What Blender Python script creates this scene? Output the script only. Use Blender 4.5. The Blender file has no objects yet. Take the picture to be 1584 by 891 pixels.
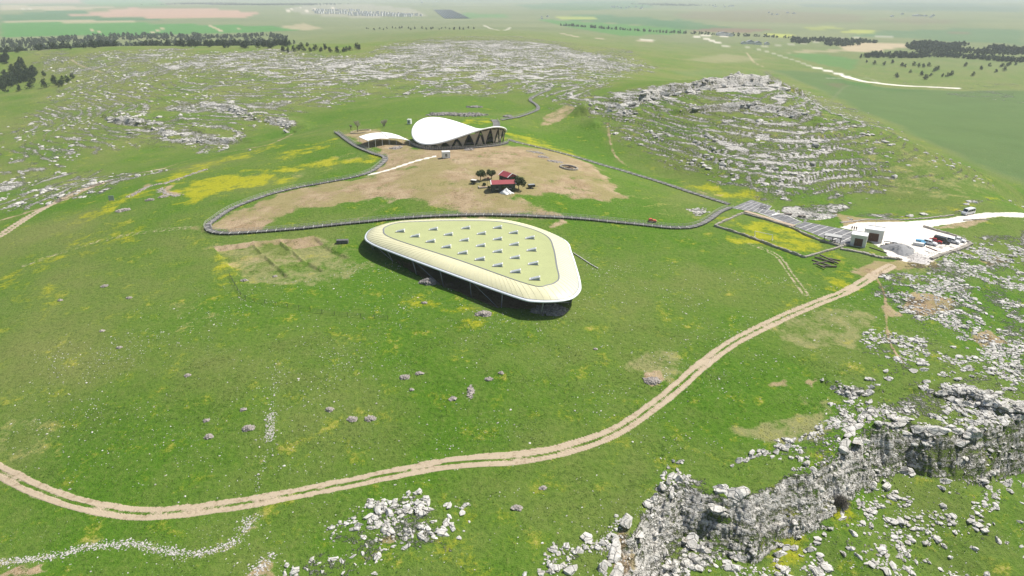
import bpy, bmesh, math, random
import numpy as np
from mathutils import Vector, Matrix

R = math.radians
rng = np.random.default_rng(7)
random.seed(7)
scene = bpy.context.scene
COL = scene.collection

# ------------------------------------------------------------------ camera
CAM_H = 80.0
PITCH = R(23.54)
FPX = 1056.0                       # focal length in pixels of the 1584 wide photograph (24 mm)
cam_d = bpy.data.cameras.new('camera')
cam = bpy.data.objects.new('camera', cam_d)
COL.objects.link(cam)
cam.location = (0, 0, CAM_H)
cam.rotation_euler = (math.pi / 2 - PITCH, 0, 0)
cam_d.sensor_width = 36
cam_d.lens = 24
cam_d.clip_start = 1
cam_d.clip_end = 90000
scene.camera = cam

# ------------------------------------------------------------------ sky and sun
SUN_EL, SUN_AZ = R(57), R(66)      # azimuth measured from straight ahead towards the right
world = bpy.data.worlds.new('World')
scene.world = world
world.use_nodes = True
wn = world.node_tree.nodes
wl = world.node_tree.links
wn.clear()
sky = wn.new('ShaderNodeTexSky')
sky.sky_type = 'NISHITA'
sky.sun_disc = False
sky.sun_elevation = SUN_EL
sky.sun_rotation = SUN_AZ
sky.air_density = 1.0
sky.dust_density = 2.0
sky.ozone_density = 1.0
bg = wn.new('ShaderNodeBackground')
bg.inputs['Strength'].default_value = 0.09
wo = wn.new('ShaderNodeOutputWorld')
wl.new(sky.outputs[0], bg.inputs[0])
wl.new(bg.outputs[0], wo.inputs[0])
sun_d = bpy.data.lights.new('sun', 'SUN')
sun_d.energy = 5.0
sun_d.angle = R(0.53)
sun_d.color = (1.0, 0.955, 0.88)
sun = bpy.data.objects.new('sun', sun_d)
COL.objects.link(sun)
sdir = Vector((math.sin(SUN_AZ) * math.cos(SUN_EL), math.cos(SUN_AZ) * math.cos(SUN_EL), math.sin(SUN_EL)))
sun.rotation_euler = sdir.to_track_quat('Z', 'Y').to_euler()
sun.location = (0, 0, 200)

scene.view_settings.view_transform = 'Standard'
scene.view_settings.look = 'None'
scene.view_settings.exposure = 0.28
scene.view_settings.gamma = 1.0
scene.render.engine = 'CYCLES'
scene.cycles.use_denoising = True
scene.cycles.max_bounces = 5
scene.cycles.diffuse_bounces = 3
scene.cycles.glossy_bounces = 2
scene.cycles.transmission_bounces = 3
scene.cycles.volume_bounces = 1
scene.cycles.transparent_max_bounces = 6
scene.cycles.caustics_reflective = False
scene.cycles.caustics_refractive = False

# ------------------------------------------------------------------ tagging helpers
def tag(o, label=None, cat=None, group=None, kind=None):
    if label: o['label'] = label
    if cat:
        o['category'] = cat
        if not kind: o['kind'] = 'thing'
    if group: o['group'] = group
    if kind: o['kind'] = kind
    return o

def empty(name, loc, rz=0.0):
    o = bpy.data.objects.new(name, None)
    COL.objects.link(o)
    o.location = loc
    o.rotation_euler = (0, 0, rz)
    o.empty_display_size = 0.5
    return o

def link(name, me, parent=None, loc=None, rot=None, scale=None):
    o = bpy.data.objects.new(name, me)
    COL.objects.link(o)
    if parent is not None: o.parent = parent
    if loc is not None: o.location = loc
    if rot is not None: o.rotation_euler = rot
    if scale is not None: o.scale = scale
    return o

def copy_tree(o, parent=None):
    c = o.copy()
    COL.objects.link(c)
    c.parent = parent
    for ch in list(o.children):
        copy_tree(ch, c)
    return c

def np_mesh(name, verts, quads=None, tris=None, mat=None, smooth=False):
    """mesh from numpy arrays"""
    me = bpy.data.meshes.new(name)
    verts = np.asarray(verts, dtype=np.float32)
    me.vertices.add(len(verts))
    me.vertices.foreach_set('co', verts.ravel())
    idx, starts, n = [], [], 0
    if quads is not None and len(quads):
        q = np.asarray(quads, dtype=np.int32)
        idx.append(q.ravel()); starts.append(np.arange(len(q), dtype=np.int32) * 4); n = len(q) * 4
    if tris is not None and len(tris):
        t = np.asarray(tris, dtype=np.int32)
        idx.append(t.ravel()); starts.append(n + np.arange(len(t), dtype=np.int32) * 3)
    idx = np.concatenate(idx); starts = np.concatenate(starts)
    me.loops.add(len(idx))
    me.loops.foreach_set('vertex_index', idx)
    me.polygons.add(len(starts))
    me.polygons.foreach_set('loop_start', starts)
    me.polygons.foreach_set('use_smooth', np.full(len(starts), smooth, dtype=bool))
    me.update(calc_edges=True)
    if mat is not None: me.materials.append(mat)
    return me

class MB:
    """collects simple solids into one mesh"""
    def __init__(self):
        self.v, self.f = [], []
    def add(self, vs, fs):
        k = len(self.v)
        self.v += [tuple(p) for p in vs]
        self.f += [tuple(i + k for i in f) for f in fs]
        return self
    def box(self, c, s, rz=0.0, M=None):
        cx, cy, cz = c; hx, hy, hz = s[0] / 2, s[1] / 2, s[2] / 2
        ca, sa = math.cos(rz), math.sin(rz)
        vs = []
        for dz in (-hz, hz):
            for dx, dy in ((-hx, -hy), (hx, -hy), (hx, hy), (-hx, hy)):
                vs.append((cx + dx * ca - dy * sa, cy + dx * sa + dy * ca, cz + dz))
        return self.add(vs, [(0, 3, 2, 1), (4, 5, 6, 7), (0, 1, 5, 4), (1, 2, 6, 5), (2, 3, 7, 6), (3, 0, 4, 7)])
    def bar(self, a, b, w, h=None, n=4):
        a, b = Vector(a), Vector(b)
        d = (b - a)
        if d.length < 1e-6: return self
        d.normalize()
        up = Vector((0, 0, 1)) if abs(d.z) < 0.95 else Vector((1, 0, 0))
        s = d.cross(up).normalized(); t = s.cross(d).normalized()
        h = w if h is None else h
        vs = []
        for p in (a, b):
            for k in range(n):
                an = 2 * math.pi * (k + 0.5) / n
                q = 0.7071 if n == 4 else 0.5
                vs.append(p + s * math.cos(an) * w * q + t * math.sin(an) * h * q)
        fs = [tuple(range(n - 1, -1, -1)), tuple(range(n, 2 * n))]
        fs += [(k, (k + 1) % n, n + (k + 1) % n, n + k) for k in range(n)]
        return self.add(vs, fs)
    def poly(self, pts, z0, z1):
        n = len(pts)
        vs = [(p[0], p[1], z0) for p in pts] + [(p[0], p[1], z1) for p in pts]
        fs = [tuple(range(n - 1, -1, -1)), tuple(range(n, 2 * n))] + [(k, (k + 1) % n, n + (k + 1) % n, n + k) for k in range(n)]
        return self.add(vs, fs)
    def mesh(self, name, mat=None, smooth=False, bevel=0.0):
        me = bpy.data.meshes.new(name)
        me.from_pydata(self.v, [], self.f)
        if bevel > 0:
            bm = bmesh.new(); bm.from_mesh(me)
            bmesh.ops.bevel(bm, geom=bm.edges[:], offset=bevel, segments=2, profile=0.7, affect='EDGES')
            bm.to_mesh(me); bm.free()
        if mat is not None: me.materials.append(mat)
        if smooth:
            me.polygons.foreach_set('use_smooth', [True] * len(me.polygons))
        me.update()
        return me
    def build(self, name, mat, parent=None, smooth=False, bevel=0.0, loc=None, rot=None):
        return link(name, self.mesh(name, mat, smooth, bevel), parent, loc, rot)

# ------------------------------------------------------------------ numpy noise
def _hash(ix, iy, seed):
    h = (ix.astype(np.int64) * 374761393 + iy.astype(np.int64) * 668265263 + seed * 974634777) & 0xffffffff
    h = ((h ^ (h >> 13)) * 1274126177) & 0xffffffff
    h = (h ^ (h >> 16)) & 0xffffffff
    return h
def perlin(x, y, seed=0):
    x0 = np.floor(x); y0 = np.floor(y)
    fx = x - x0; fy = y - y0
    ix = x0.astype(np.int64); iy = y0.astype(np.int64)
    u = fx * fx * fx * (fx * (fx * 6 - 15) + 10); v = fy * fy * fy * (fy * (fy * 6 - 15) + 10)
    def g(dx, dy):
        a = _hash(ix + dx, iy + dy, seed) * (2 * np.pi / 4294967296.0)
        return np.cos(a) * (fx - dx) + np.sin(a) * (fy - dy)
    a = g(0, 0); b = g(1, 0); c = g(0, 1); d = g(1, 1)
    return ((a + (b - a) * u) * (1 - v) + (c + (d - c) * u) * v) * 1.5
def fbm(x, y, oct=4, seed=0, gain=0.5):
    s = 0; a = 1.0; t = 0
    for k in range(oct):
        s = s + a * perlin(x * 2 ** k + 17.3 * k, y * 2 ** k - 9.1 * k, seed + k); t += a; a *= gain
    return s / t
def sstep(a, b, x):
    t = np.clip((x - a) / (b - a), 0, 1)
    return t * t * (3 - 2 * t)

# ------------------------------------------------------------------ rays through the camera, used to survey the place
def ray(u, v):
    u = np.asarray(u, float); v = np.asarray(v, float)
    a = (u - 792.0) / FPX; b = (445.5 - v) / FPX
    cp, sp = math.cos(PITCH), math.sin(PITCH)
    return a, cp + b * sp, -sp + b * cp
def at_z(u, v, z):
    dx, dy, dz = ray(u, v)
    t = (np.asarray(z, float) - CAM_H) / dz
    return dx * t, dy * t
def catmull(pts, n=8, closed=False):
    P = np.asarray(pts, float)
    if closed:
        Q = np.vstack([P[-1], P, P[0], P[1]])
    else:
        Q = np.vstack([2 * P[0] - P[1], P, 2 * P[-1] - P[-2]])
    out = []
    for i in range(1, len(Q) - 2):
        p0, p1, p2, p3 = Q[i - 1], Q[i], Q[i + 1], Q[i + 2]
        for k in range(n):
            t = k / n
            out.append(0.5 * (2 * p1 + (p2 - p0) * t + (2 * p0 - 5 * p1 + 4 * p2 - p3) * t * t + (3 * p1 - p0 - 3 * p2 + p3) * t ** 3))
    if not closed: out.append(P[-1])
    return np.array(out)
def resample(P, step):
    P = np.asarray(P, float)
    d = np.r_[0, np.cumsum(np.linalg.norm(np.diff(P[:, :2], axis=0), axis=1))]
    n = max(2, int(round(d[-1] / step)) + 1)
    s = np.linspace(0, d[-1], n)
    return np.stack([np.interp(s, d, P[:, k]) for k in range(P.shape[1])], 1)
def seg_dist(x, y, P, closed=False):
    """distance to a polyline, with the signed lateral offset"""
    P = np.asarray(P, float)[:, :2]
    best = np.full(x.shape, 1e18); side = np.zeros(x.shape)
    n = len(P) if closed else len(P) - 1
    for i in range(n):
        a = P[i]; b = P[(i + 1) % len(P)]
        d = b - a; L = d @ d
        if L < 1e-9: continue
        t = np.clip(((x - a[0]) * d[0] + (y - a[1]) * d[1]) / L, 0, 1)
        ex = x - a[0] - t * d[0]; ey = y - a[1] - t * d[1]
        q = ex * ex + ey * ey
        m = q < best
        best = np.where(m, q, best)
        side = np.where(m, np.sign(d[0] * ey - d[1] * ex), side)
    return np.sqrt(best), side
def inside(x, y, P):
    P = np.asarray(P, float)
    c = np.zeros(x.shape, bool)
    j = len(P) - 1
    for i in range(len(P)):
        xi, yi = P[i][:2]; xj, yj = P[j][:2]
        m = ((yi > y) != (yj > y)) & (x < (xj - xi) * (y - yi) / ((yj - yi) if yj != yi else 1e-12) + xi)
        c ^= m
        j = i
    return c
def poly_sd(x, y, P):
    """signed distance, positive inside"""
    d, _ = seg_dist(x, y, P, True)
    return np.where(inside(x, y, P), d, -d)
# ------------------------------------------------------------------ the lie of the land: surveyed spot heights, smoothly joined
SPOTS = [
 (0,880,-13),(200,870,-12),(400,860,-11.5),(600,860,-11),(800,870,-11),(950,850,-11),(1060,740,-9.5),(1200,720,-9),(1380,640,-8),(1584,640,-9),
 (0,740,-13),(210,793,-11.5),(400,775,-10.5),(640,727,-9),(860,700,-8),(1040,605,-6),(1200,495,-4),(1345,430,-3),
 (0,600,-11),(200,600,-8),(400,600,-6),(600,600,-5.5),(800,600,-5),(1000,520,-4),(1100,450,-2.5),(1300,540,-5),(1450,560,-6),(1584,520,-8),
 (0,470,-10),(200,470,-6),(400,480,-3.5),(600,480,-2.5),(780,490,-2.3),(950,430,-1.5),(1100,390,-1.8),(1480,450,-5),(1584,420,-8),
 (0,400,-11),(150,390,-6),(300,380,-3),(430,400,-2),(560,390,-1.2),(730,400,-0.8),(900,390,-0.8),
 (320,352,-1),(450,355,0),(600,340,1.5),(730,333,2.5),(900,340,1.5),(1040,352,-0.5),(1115,328,-1.5),
 (1400,370,-3.2),(1300,350,-3),(1240,355,-2.6),(1500,330,-4.5),(1584,330,-6.5),(1480,375,-4),
 (500,320,3),(650,315,4),(780,300,6),(860,290,5.5),(940,300,2.2),
 (470,288,2),(575,266,4.5),(650,265,7.5),(760,260,8.5),(850,250,7),(910,255,4),
 (597,245,6),(690,240,8.5),(640,225,8),(710,222,9),(790,222,8),
 (525,205,4.5),(560,205,6),(620,200,7.5),
 (400,265,0.5),(300,285,-2),(200,320,-4.5),(250,262,-7),(170,280,-8.5),(60,325,-11),(450,235,2),(330,245,-5),(420,220,-3),
 (450,205,-9),(300,228,-15),(150,255,-18),(0,300,-20),
 (400,180,-8),(300,160,-6),(200,180,-9),(100,200,-16),(30,200,-22),(0,150,-18),(60,120,-16),(20,110,-17),
 (300,120,1),(150,110,-6),(500,130,-2),(450,160,-5),
 (100,84,1),(200,78,4),(400,76,5),(550,80,4),(0,95,-6),
 (600,120,-1),(600,95,2),(650,60,-6),(700,48,-10),(800,60,-8),(800,110,0),(900,100,-4),(760,140,1),
 (640,165,2),(700,150,1.5),(750,180,5),(780,185,5),(830,160,4),(850,140,5),(900,150,9),
 (860,200,0),(900,225,-3),(950,250,-4.5),(1030,270,-5),(1100,295,-4.5),(1180,310,-5),
 (1250,305,-4),(1350,310,-7),(1200,270,1),(1100,240,3),(1000,205,3),(1100,190,9.5),(1170,122,19),(1120,125,18),(1060,132,16),(990,148,12.5),(940,180,5),
 (1250,200,11),(1230,150,16),(1300,180,9),(1400,218,-1),(1500,262,-9),(1584,296,-17),(1350,250,2),
 (1300,140,-52),(1500,180,-50),(1584,240,-48),(1450,130,-54),(1584,120,-54),(1400,75,-54),(1300,85,-52),(1220,105,-46),
 (950,110,-10),(1000,100,-18),(1100,95,-34),(1000,75,-28),(900,65,-22),
 (100,40,-45),(300,35,-45),(550,42,-38),(700,25,-50),(900,40,-44),(1000,60,-38),(1100,72,-44),(1300,55,-55),(1500,60,-56),(1100,40,-55),
 (400,12,-42),(100,12,-50),(800,8,-60),(1200,12,-60),(1500,12,-60),
]
POLAR_SPOTS = [  # azimuth in degrees, distance, height: what lies outside the frame or behind the crests
 (-60,30,-15),(0,25,-13),(60,30,-22),(-60,120,-14),(-65,260,-18),(-60,600,-26),(-60,1400,-30),(-60,4000,-50),
 (60,90,-20),(60,200,-20),(55,420,-35),(55,900,-50),(55,2500,-55),(40,70,-14),(-40,60,-14),
 (21,790,-28),(16,800,-16),(25,660,-24),(29,560,-26),(34,470,-28),(40,430,-34),
 (-30,1500,-28),(-20,1450,-22),(-10,1500,-22),(-33,2100,-42),(-20,2100,-40),
 (-50,12000,-60),(-25,12000,-60),(0,12000,-60),(25,12000,-60),(50,12000,-60),
 (-50,60000,-60),(0,60000,-60),(50,60000,-60)]
_cp = []
for u, v, z in SPOTS:
    x, y = at_z(u, v, z)
    _cp.append((math.atan2(x, y), math.log(math.hypot(x, y)), z))
for a, r, z in POLAR_SPOTS:
    _cp.append((R(a), math.log(r), z))
_cp = np.array(_cp)
def _tps_k(d2):
    return 0.5 * d2 * np.log(np.maximum(d2, 1e-12))
_n = len(_cp)
_D2 = ((_cp[:, None, :2] - _cp[None, :, :2]) ** 2).sum(-1)
_A = np.zeros((_n + 3, _n + 3))
_A[:_n, :_n] = _tps_k(_D2) + np.eye(_n) * 4e-4
_A[:_n, _n] = 1; _A[:_n, _n + 1:] = _cp[:, :2]
_A[_n, :_n] = 1; _A[_n + 1:, :_n] = _cp[:, :2].T
_w = np.linalg.solve(_A, np.r_[_cp[:, 2], 0, 0, 0])
def base_height(az, lr):
    sh = az.shape
    az = az.ravel(); lr = lr.ravel()
    out = _w[_n] + _w[_n + 1] * az + _w[_n + 2] * lr
    for i in range(_n):
        out = out + _w[i] * _tps_k((az - _cp[i, 0]) ** 2 + (lr - _cp[i, 1]) ** 2)
    return out.reshape(sh)

# grid: fine where the photograph looks, coarser round the sides
_dz = 0.1
AZ = np.r_[np.linspace(-180, -64, 24, endpoint=False), np.arange(-64, -43, 1.0), np.arange(-43, 43.001, _dz), np.arange(44, 64, 1.0), np.linspace(64, 180, 25)]
AZ = np.radians(AZ)
rr = [6, 20, 35, 48, 58]
r = 64.0
while r < 60000:
    rr.append(r)
    dr = 0.00165 * (r * r + CAM_H ** 2) / (CAM_H + 12)
    if r < 780: dr = min(dr, 2.2)
    elif r < 1300: dr = min(dr, 2.2 + (r - 780) * 0.012)
    elif r > 9000: dr = max(dr, r * 0.12)
    r += dr
rr.append(60000.0)
RR = np.array(rr)
LR = np.log(RR)
GA, GL = np.meshgrid(AZ, LR)
GR = np.exp(GL)
GX, GY = GR * np.sin(GA), GR * np.cos(GA)
# thin-plate heights on a coarser lattice, then interpolated
_ca = np.radians(np.arange(-72, 72.01, 0.8)); _cl = np.arange(math.log(6), math.log(60000) + 0.05, 0.03)
_CA, _CL = np.meshgrid(_ca, _cl)
_CZ = base_height(_CA, _CL)
def _bil(tab, fi, fj):
    i = np.clip(np.floor(fi).astype(int), 0, tab.shape[0] - 2); j = np.clip(np.floor(fj).astype(int), 0, tab.shape[1] - 2)
    a = np.clip(fi - i, 0, 1); b = np.clip(fj - j, 0, 1)
    return (tab[i, j] * (1 - b) + tab[i, j + 1] * b) * (1 - a) + (tab[i + 1, j] * (1 - b) + tab[i + 1, j + 1] * b) * a
_ga = np.clip(GA, R(-72), R(72))
GZ = _bil(_CZ, (GL - _cl[0]) / 0.03, (_ga - _ca[0]) / R(0.8))
_back = sstep(R(72), R(110), np.abs(GA))
GZ = GZ * (1 - _back) + (-22 - 30 * sstep(300, 3000, GR)) * _back
GZ = np.where(GR < 70, GZ * sstep(0, 60, GR) + -15 * (1 - sstep(0, 60, GR)), GZ)

def height(x, y):
    """height of the built ground under a point"""
    x = np.asarray(x, float); y = np.asarray(y, float)
    az = np.arctan2(x, y); lr = np.log(np.maximum(np.hypot(x, y), 6.01))
    fj = np.interp(az, AZ, np.arange(len(AZ))); fi = np.interp(np.exp(lr), RR, np.arange(len(RR)))
    return _bil(GZ, fi, fj)
_steps = np.exp(np.arange(math.log(25), math.log(45000), 0.004))
def hit(u, v):
    """where the line of sight through a photograph pixel meets the ground"""
    u = np.atleast_1d(np.asarray(u, float)); v = np.atleast_1d(np.asarray(v, float))
    dx, dy, dz = ray(u, v)
    h = np.hypot(dx, dy)
    az = np.arctan2(dx, dy)
    fj = np.interp(az, AZ, np.arange(len(AZ)))
    fi = np.interp(_steps, RR, np.arange(len(RR)))
    out = np.zeros((len(u), 2))
    for k in range(len(u)):
        zt = _bil(GZ, fi, np.full(fi.shape, fj[k]))
        zr = CAM_H + _steps * dz[k] / h[k]
        below = np.nonzero(zr <= zt)[0]
        if len(below) == 0:
            i = len(_steps) - 1; s = _steps[i]
        else:
            i = below[0]
            if i == 0: s = _steps[0]
            else:
                a = zr[i - 1] - zt[i - 1]; b = zt[i] - zr[i]
                s = _steps[i - 1] + (_steps[i] - _steps[i - 1]) * a / max(a + b, 1e-9)
        out[k] = (s * math.sin(az[k]), s * math.cos(az[k]))
    return out
def hits(pts):
    p = np.asarray(pts, float)
    return hit(p[:, 0], p[:, 1])
def ground(u, v):
    p = hit(u, v)[0]
    return Vector((p[0], p[1], float(height(p[0], p[1]))))
def box_of(P, m):
    P = np.asarray(P)
    return (GX > P[:, 0].min() - m) & (GX < P[:, 0].max() + m) & (GY > P[:, 1].min() - m) & (GY < P[:, 1].max() + m)
def area(pts, soft=1.5, wob=1.0, wl=6.0, seed=0, world=False):
    """0..1 mask of an area outlined on the ground, with an uneven edge"""
    P = np.asarray(pts, float) if world else hits(pts)
    out = np.zeros(GX.shape, np.float32)
    b = box_of(P, soft + wob * 2 + 2)
    if b.any():
        x, y = GX[b], GY[b]
        sd = poly_sd(x, y, P) + wob * fbm(x / wl, y / wl, 3, seed) * 2
        out[b] = sstep(-soft, soft, sd)
    return out
def strip(pts, half, soft=0.5, wob=0.3, wl=4.0, seed=0, smooth=6, world=False):
    P = np.asarray(pts, float) if world else hits(pts)
    if smooth: P = catmull(P, smooth)
    out = np.zeros(GX.shape, np.float32)
    b = box_of(P, half + soft + wob * 2 + 2)
    if b.any():
        x, y = GX[b], GY[b]
        d, _ = seg_dist(x, y, P)
        out[b] = sstep(soft, -soft, d - half + wob * 2 * fbm(x / wl, y / wl, 3, seed))
    return out

# ---------------------------------------------------------------- small relief: swells, the cliff, ledges, the pit
GZ += sstep(60, 160, GR) * (0.5 * fbm(GX / 70, GY / 70, 3, 5) + 0.14 * fbm(GX / 11, GY / 11, 2, 9) + 0.05 * fbm(GX / 3, GY / 3, 2, 10) * sstep(260, 180, GR))
GZ += sstep(350, 900, GR) * (2.2 * fbm(GX / 190, GY / 190, 3, 15))
GZ += sstep(1500, 5000, GR) * (16 * fbm(GX / 1800, GY / 1800, 3, 25)) * sstep(60000, 20000, GR)

CLIFF_UV = [(930,960),(955,885),(985,815),(1010,780),(1055,758),(1085,770),(1115,778),(1150,778),(1185,768),(1235,745),(1270,722),(1300,700),(1330,678),(1365,668),(1400,662),(1440,675),(1490,678),(1530,668),(1584,655),(1700,640)]
CLIFF = catmull(hits(CLIFF_UV), 6)
LOW = np.vstack([CLIFF, [(170, 150), (190, 60), (120, 10), (20, 10)]])
_b = box_of(LOW, 12)
_x, _y = GX[_b], GY[_b]
_sd = poly_sd(_x, _y, LOW)
_sd = _sd + 2.2 * fbm(_x / 7, _y / 7, 3, 31) + 0.9 * np.round(2.2 * fbm(_x / 3.2, _y / 3.2, 2, 33)) / 2.2
_drop = 6.8 + 2.2 * fbm(_x / 25, _y / 25, 2, 35)
_tilt = sstep(0, 45, _sd)
CLIFF_SD = np.full(GX.shape, -99.0); CLIFF_SD[_b] = _sd
GZ[_b] += -_drop * sstep(-0.6, 6.4, _sd) - 4.5 * _tilt + 0.7 * sstep(-7, -1.0, _sd) * sstep(1, -0.6, _sd)

_face = np.zeros(GX.shape); _face[_b] = sstep(-1.5, .5, _sd) * sstep(8, 5.5, _sd)
_q3 = GZ / 1.25 + .7 * fbm(GX / 6, GY / 6, 3, 37); _f3 = _q3 - np.floor(_q3)
GZ += _face * 1.25 * .8 * (sstep(.62, .92, _f3) - _f3)
# ---------------------------------------------------------------- rocky ground (0..1), painted as areas of the land
ROCK = np.zeros(GX.shape, np.float32)
def rock_area(pts, a, soft, seed=0, wob=None):
    global ROCK
    ROCK = np.maximum(ROCK, a * area(pts, soft, soft if wob is None else wob, soft * 3, seed))
rock_area([(0,250),(40,160),(120,95),(300,78),(560,86),(660,58),(800,56),(980,80),(1010,108),(930,128),(850,142),(760,150),(600,152),(480,165),(400,215),(250,235),(120,258),(0,330)], 0.47, 25, 1)
rock_area([(230,85),(420,80),(560,88),(680,62),(790,62),(960,90),(990,108),(900,125),(760,128),(620,122),(480,135),(360,120),(260,110)], 0.76, 40, 2)
rock_area([(160,180),(240,180),(300,205),(350,215),(390,232),(330,236),(260,215),(190,200)], 0.62, 10, 3)
rock_area([(300,155),(380,160),(455,185),(450,200),(400,190),(330,175)], 0.62, 8, 3)
rock_area([(0,262),(120,258),(260,264),(180,282),(60,325),(0,338)], 0.62, 10, 4)
rock_area([(860,160),(900,150),(1000,134),(1100,124),(1185,108),(1240,138),(1310,180),(1372,240),(1400,296),(1290,306),(1190,300),(1110,288),(1020,255),(950,212),(935,185),(890,175)], 0.56, 9, 5)
rock_area([(1180,108),(1300,160),(1420,220),(1540,280),(1600,300),(1500,312),(1390,305),(1340,250),(1260,190)], 0.40, 12, 17)
rock_area([(1400,128),(1480,132),(1584,128),(1584,160),(1480,150)], 0.36, 20, 18)
rock_area([(0,80),(110,84),(300,74),(300,110),(150,120),(60,110)], 0.5, 14, 19)
rock_area([(760,110),(860,120),(960,110),(930,150),(860,165),(800,140)], 0.55, 14, 20)
rock_area([(925,165),(1000,146),(1100,130),(1180,116),(1225,140),(1205,152),(1100,142),(1010,160),(940,178)], 0.85, 5, 6)
rock_area([(1070,215),(1180,190),(1270,205),(1330,245),(1360,285),(1290,302),(1200,298),(1120,280),(1090,250)], 0.70, 9, 7)
rock_area([(1380,440),(1470,380),(1584,345),(1700,340),(1700,660),(1560,660),(1400,640),(1320,560),(1370,500)], 0.46, 6, 8)
rock_area([(1380,600),(1480,585),(1700,560),(1700,665),(1500,670),(1380,660),(1290,690),(1160,720),(1140,700),(1260,640)], 0.55, 4, 9)
rock_area([(930,900),(955,840),(1000,770),(1060,735),(1110,775),(1190,765),(1310,685),(1400,650),(1700,640),(1700,700),(1500,730),(1340,760),(1250,800),(1150,850),(1060,900)], 0.7, 2.5, 10)
rock_area([(1150,850),(1340,770),(1584,700),(1700,700),(1700,950),(900,950),(1060,900)], 0.33, 6, 11)
rock_area([(540,800),(640,765),(720,785),(725,830),(620,850),(600,891),(400,900),(480,860)], 0.46, 3, 12)
rock_area([(820,891),(840,850),(960,820),(1000,760),(1040,700),(1060,700),(1040,760),(1000,900)], 0.42, 3, 13)
rock_area([(1200,322),(1300,316),(1310,330),(1250,342),(1210,335)], 0.9, 3, 14)
rock_area([(1062,323),(1090,322),(1095,330),(1075,334)], 0.9, 1.2, 14)
rock_area([(1300,332),(1480,318),(1584,316),(1584,324),(1480,328),(1320,340)], 0.5, 4, 15)
rock_area([(1395,470),(1420,452),(1480,460),(1475,480),(1420,490)], 0.45, 2, 16)
rock_area([(1500,520),(1530,510),(1560,530),(1520,537)], 0.45, 2, 16)
rock_area([(1510,400),(1540,395),(1575,405),(1560,420),(1520,412)], 0.75, 2, 16)
# beds of stone stand out as ledges that follow the contours
_led = sstep(0.3, 0.7, ROCK) * sstep(240, 320, GR) * sstep(1500, 900, GR)
_q = GZ / 2.6 + 0.9 * fbm(GX / 60, GY / 60, 3, 41)
_fr = _q - np.floor(_q)
GZ += _led * 2.6 * 0.5 * (sstep(0.55, 0.8, _fr) - _fr)
_q2 = GZ / 1.15 + 2.0 * fbm(GX / 70, GY / 70, 4, 47)
_f2 = _q2 - np.floor(_q2)
_bnd = sstep(.5, .66, _f2) * sstep(1.0, .86, _f2)
ROCK = np.where(GR > 260, ROCK * (1 + sstep(260, 330, GR) * sstep(1100, 650, GR) * (-.30 + .80 * _bnd)), ROCK).astype(np.float32)
GZ += ROCK * sstep(64, 90, GR) * sstep(1500, 300, GR) * (0.35 * np.abs(fbm(GX / 2.6, GY / 2.6, 3, 43)) + 0.5 * fbm(GX / 9, GY / 9, 2, 44))
# the long outcrop along the crest of the right-hand ridge and the stone scarps on the left-hand hillside
def scarp(uv, hgt, w, seed):
    """raise a bed of rock with a steep camera-side face along a line"""
    global GZ, ROCK
    P = catmull(hits(uv), 6)
    b = box_of(P, w * 4)
    x, y = GX[b], GY[b]
    d, s = seg_dist(x, y, P)
    d = d * s                                             # positive on the left of the line
    d = d + 0.35 * w * fbm(x / (w * 1.5), y / (w * 1.5), 3, seed)
    ends = sstep(0, w * 2, np.hypot(x - P[0, 0], y - P[0, 1])) * sstep(0, w * 2, np.hypot(x - P[-1, 0], y - P[-1, 1]))
    amt = hgt * ends * (0.55 + 0.9 * np.clip(0.5 + fbm(x / 18, y / 18, 2, seed + 1), 0, 1))
    GZ[b] += amt * sstep(-0.35 * w, 0.15 * w, d) * sstep(3.2 * w, 0.3 * w, d)
    ROCK[b] = np.maximum(ROCK[b], 0.95 * ends * sstep(-0.9 * w, -0.2 * w, d) * sstep(1.6 * w, 0.5 * w, d))
for uv, hg, w in [
    ([(935,172),(985,160),(1030,148),(1080,138),(1130,133),(1180,131),(1215,138)], 5.5, 9),
    ([(1040,180),(1080,172),(1130,170),(1180,168),(1220,180),(1250,190)], 2.5, 6),
    ([(940,190),(965,180),(1000,172)], 3.0, 6),
    ([(168,184),(185,190),(215,192),(250,190)], 3.2, 9), ([(240,203),(262,209),(282,208)], 2.8, 8),
    ([(300,163),(330,166),(355,170),(380,180)], 2.4, 7), ([(402,187),(420,191),(440,194),(452,202)], 2.4, 6),
    ([(265,225),(310,220),(370,222)], 2, 6),
    ([(1440,610),(1500,618),(1550,640),(1600,645)], 2.2, 2.0),
    ([(1290,600),(1310,610),(1350,608)], 1.6, 1.6)]:
    scarp(uv, hg, w, int(uv[0][0]))

# steep ground is bare rock
_gr = np.hypot(np.gradient(GZ, axis=0) / np.gradient(GR, axis=0), np.gradient(GZ, axis=1) / (np.gradient(GA, axis=1) * GR))
ROCK = np.maximum(ROCK, 0.95 * sstep(0.55, 1.0, _gr) * (GR < 330)).astype(np.float32)
ROCK = np.maximum(ROCK, 0.92 * sstep(-2.0, -.2, CLIFF_SD) * sstep(6.5, 4.5, CLIFF_SD) * (fbm(GX / 9, GY / 9, 2, 46) > -.28)).astype(np.float32)
# the dug-out ground under the near shelter roof
PIT = hits([(612,402),(690,385),(800,395),(865,420),(872,462),(830,478),(770,474),(720,455),(660,432)])
_b = box_of(PIT, 6)
_sd = poly_sd(GX[_b], GY[_b], PIT) + 0.8 * fbm(GX[_b] / 3, GY[_b] / 3, 2, 51)
PITM = np.zeros(GX.shape, np.float32); PITM[_b] = sstep(-0.6, 0.9, _sd)
GZ[_b] += -2.6 * sstep(-0.5, 1.3, _sd) - 0.8 * sstep(4, 6, _sd)
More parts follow.
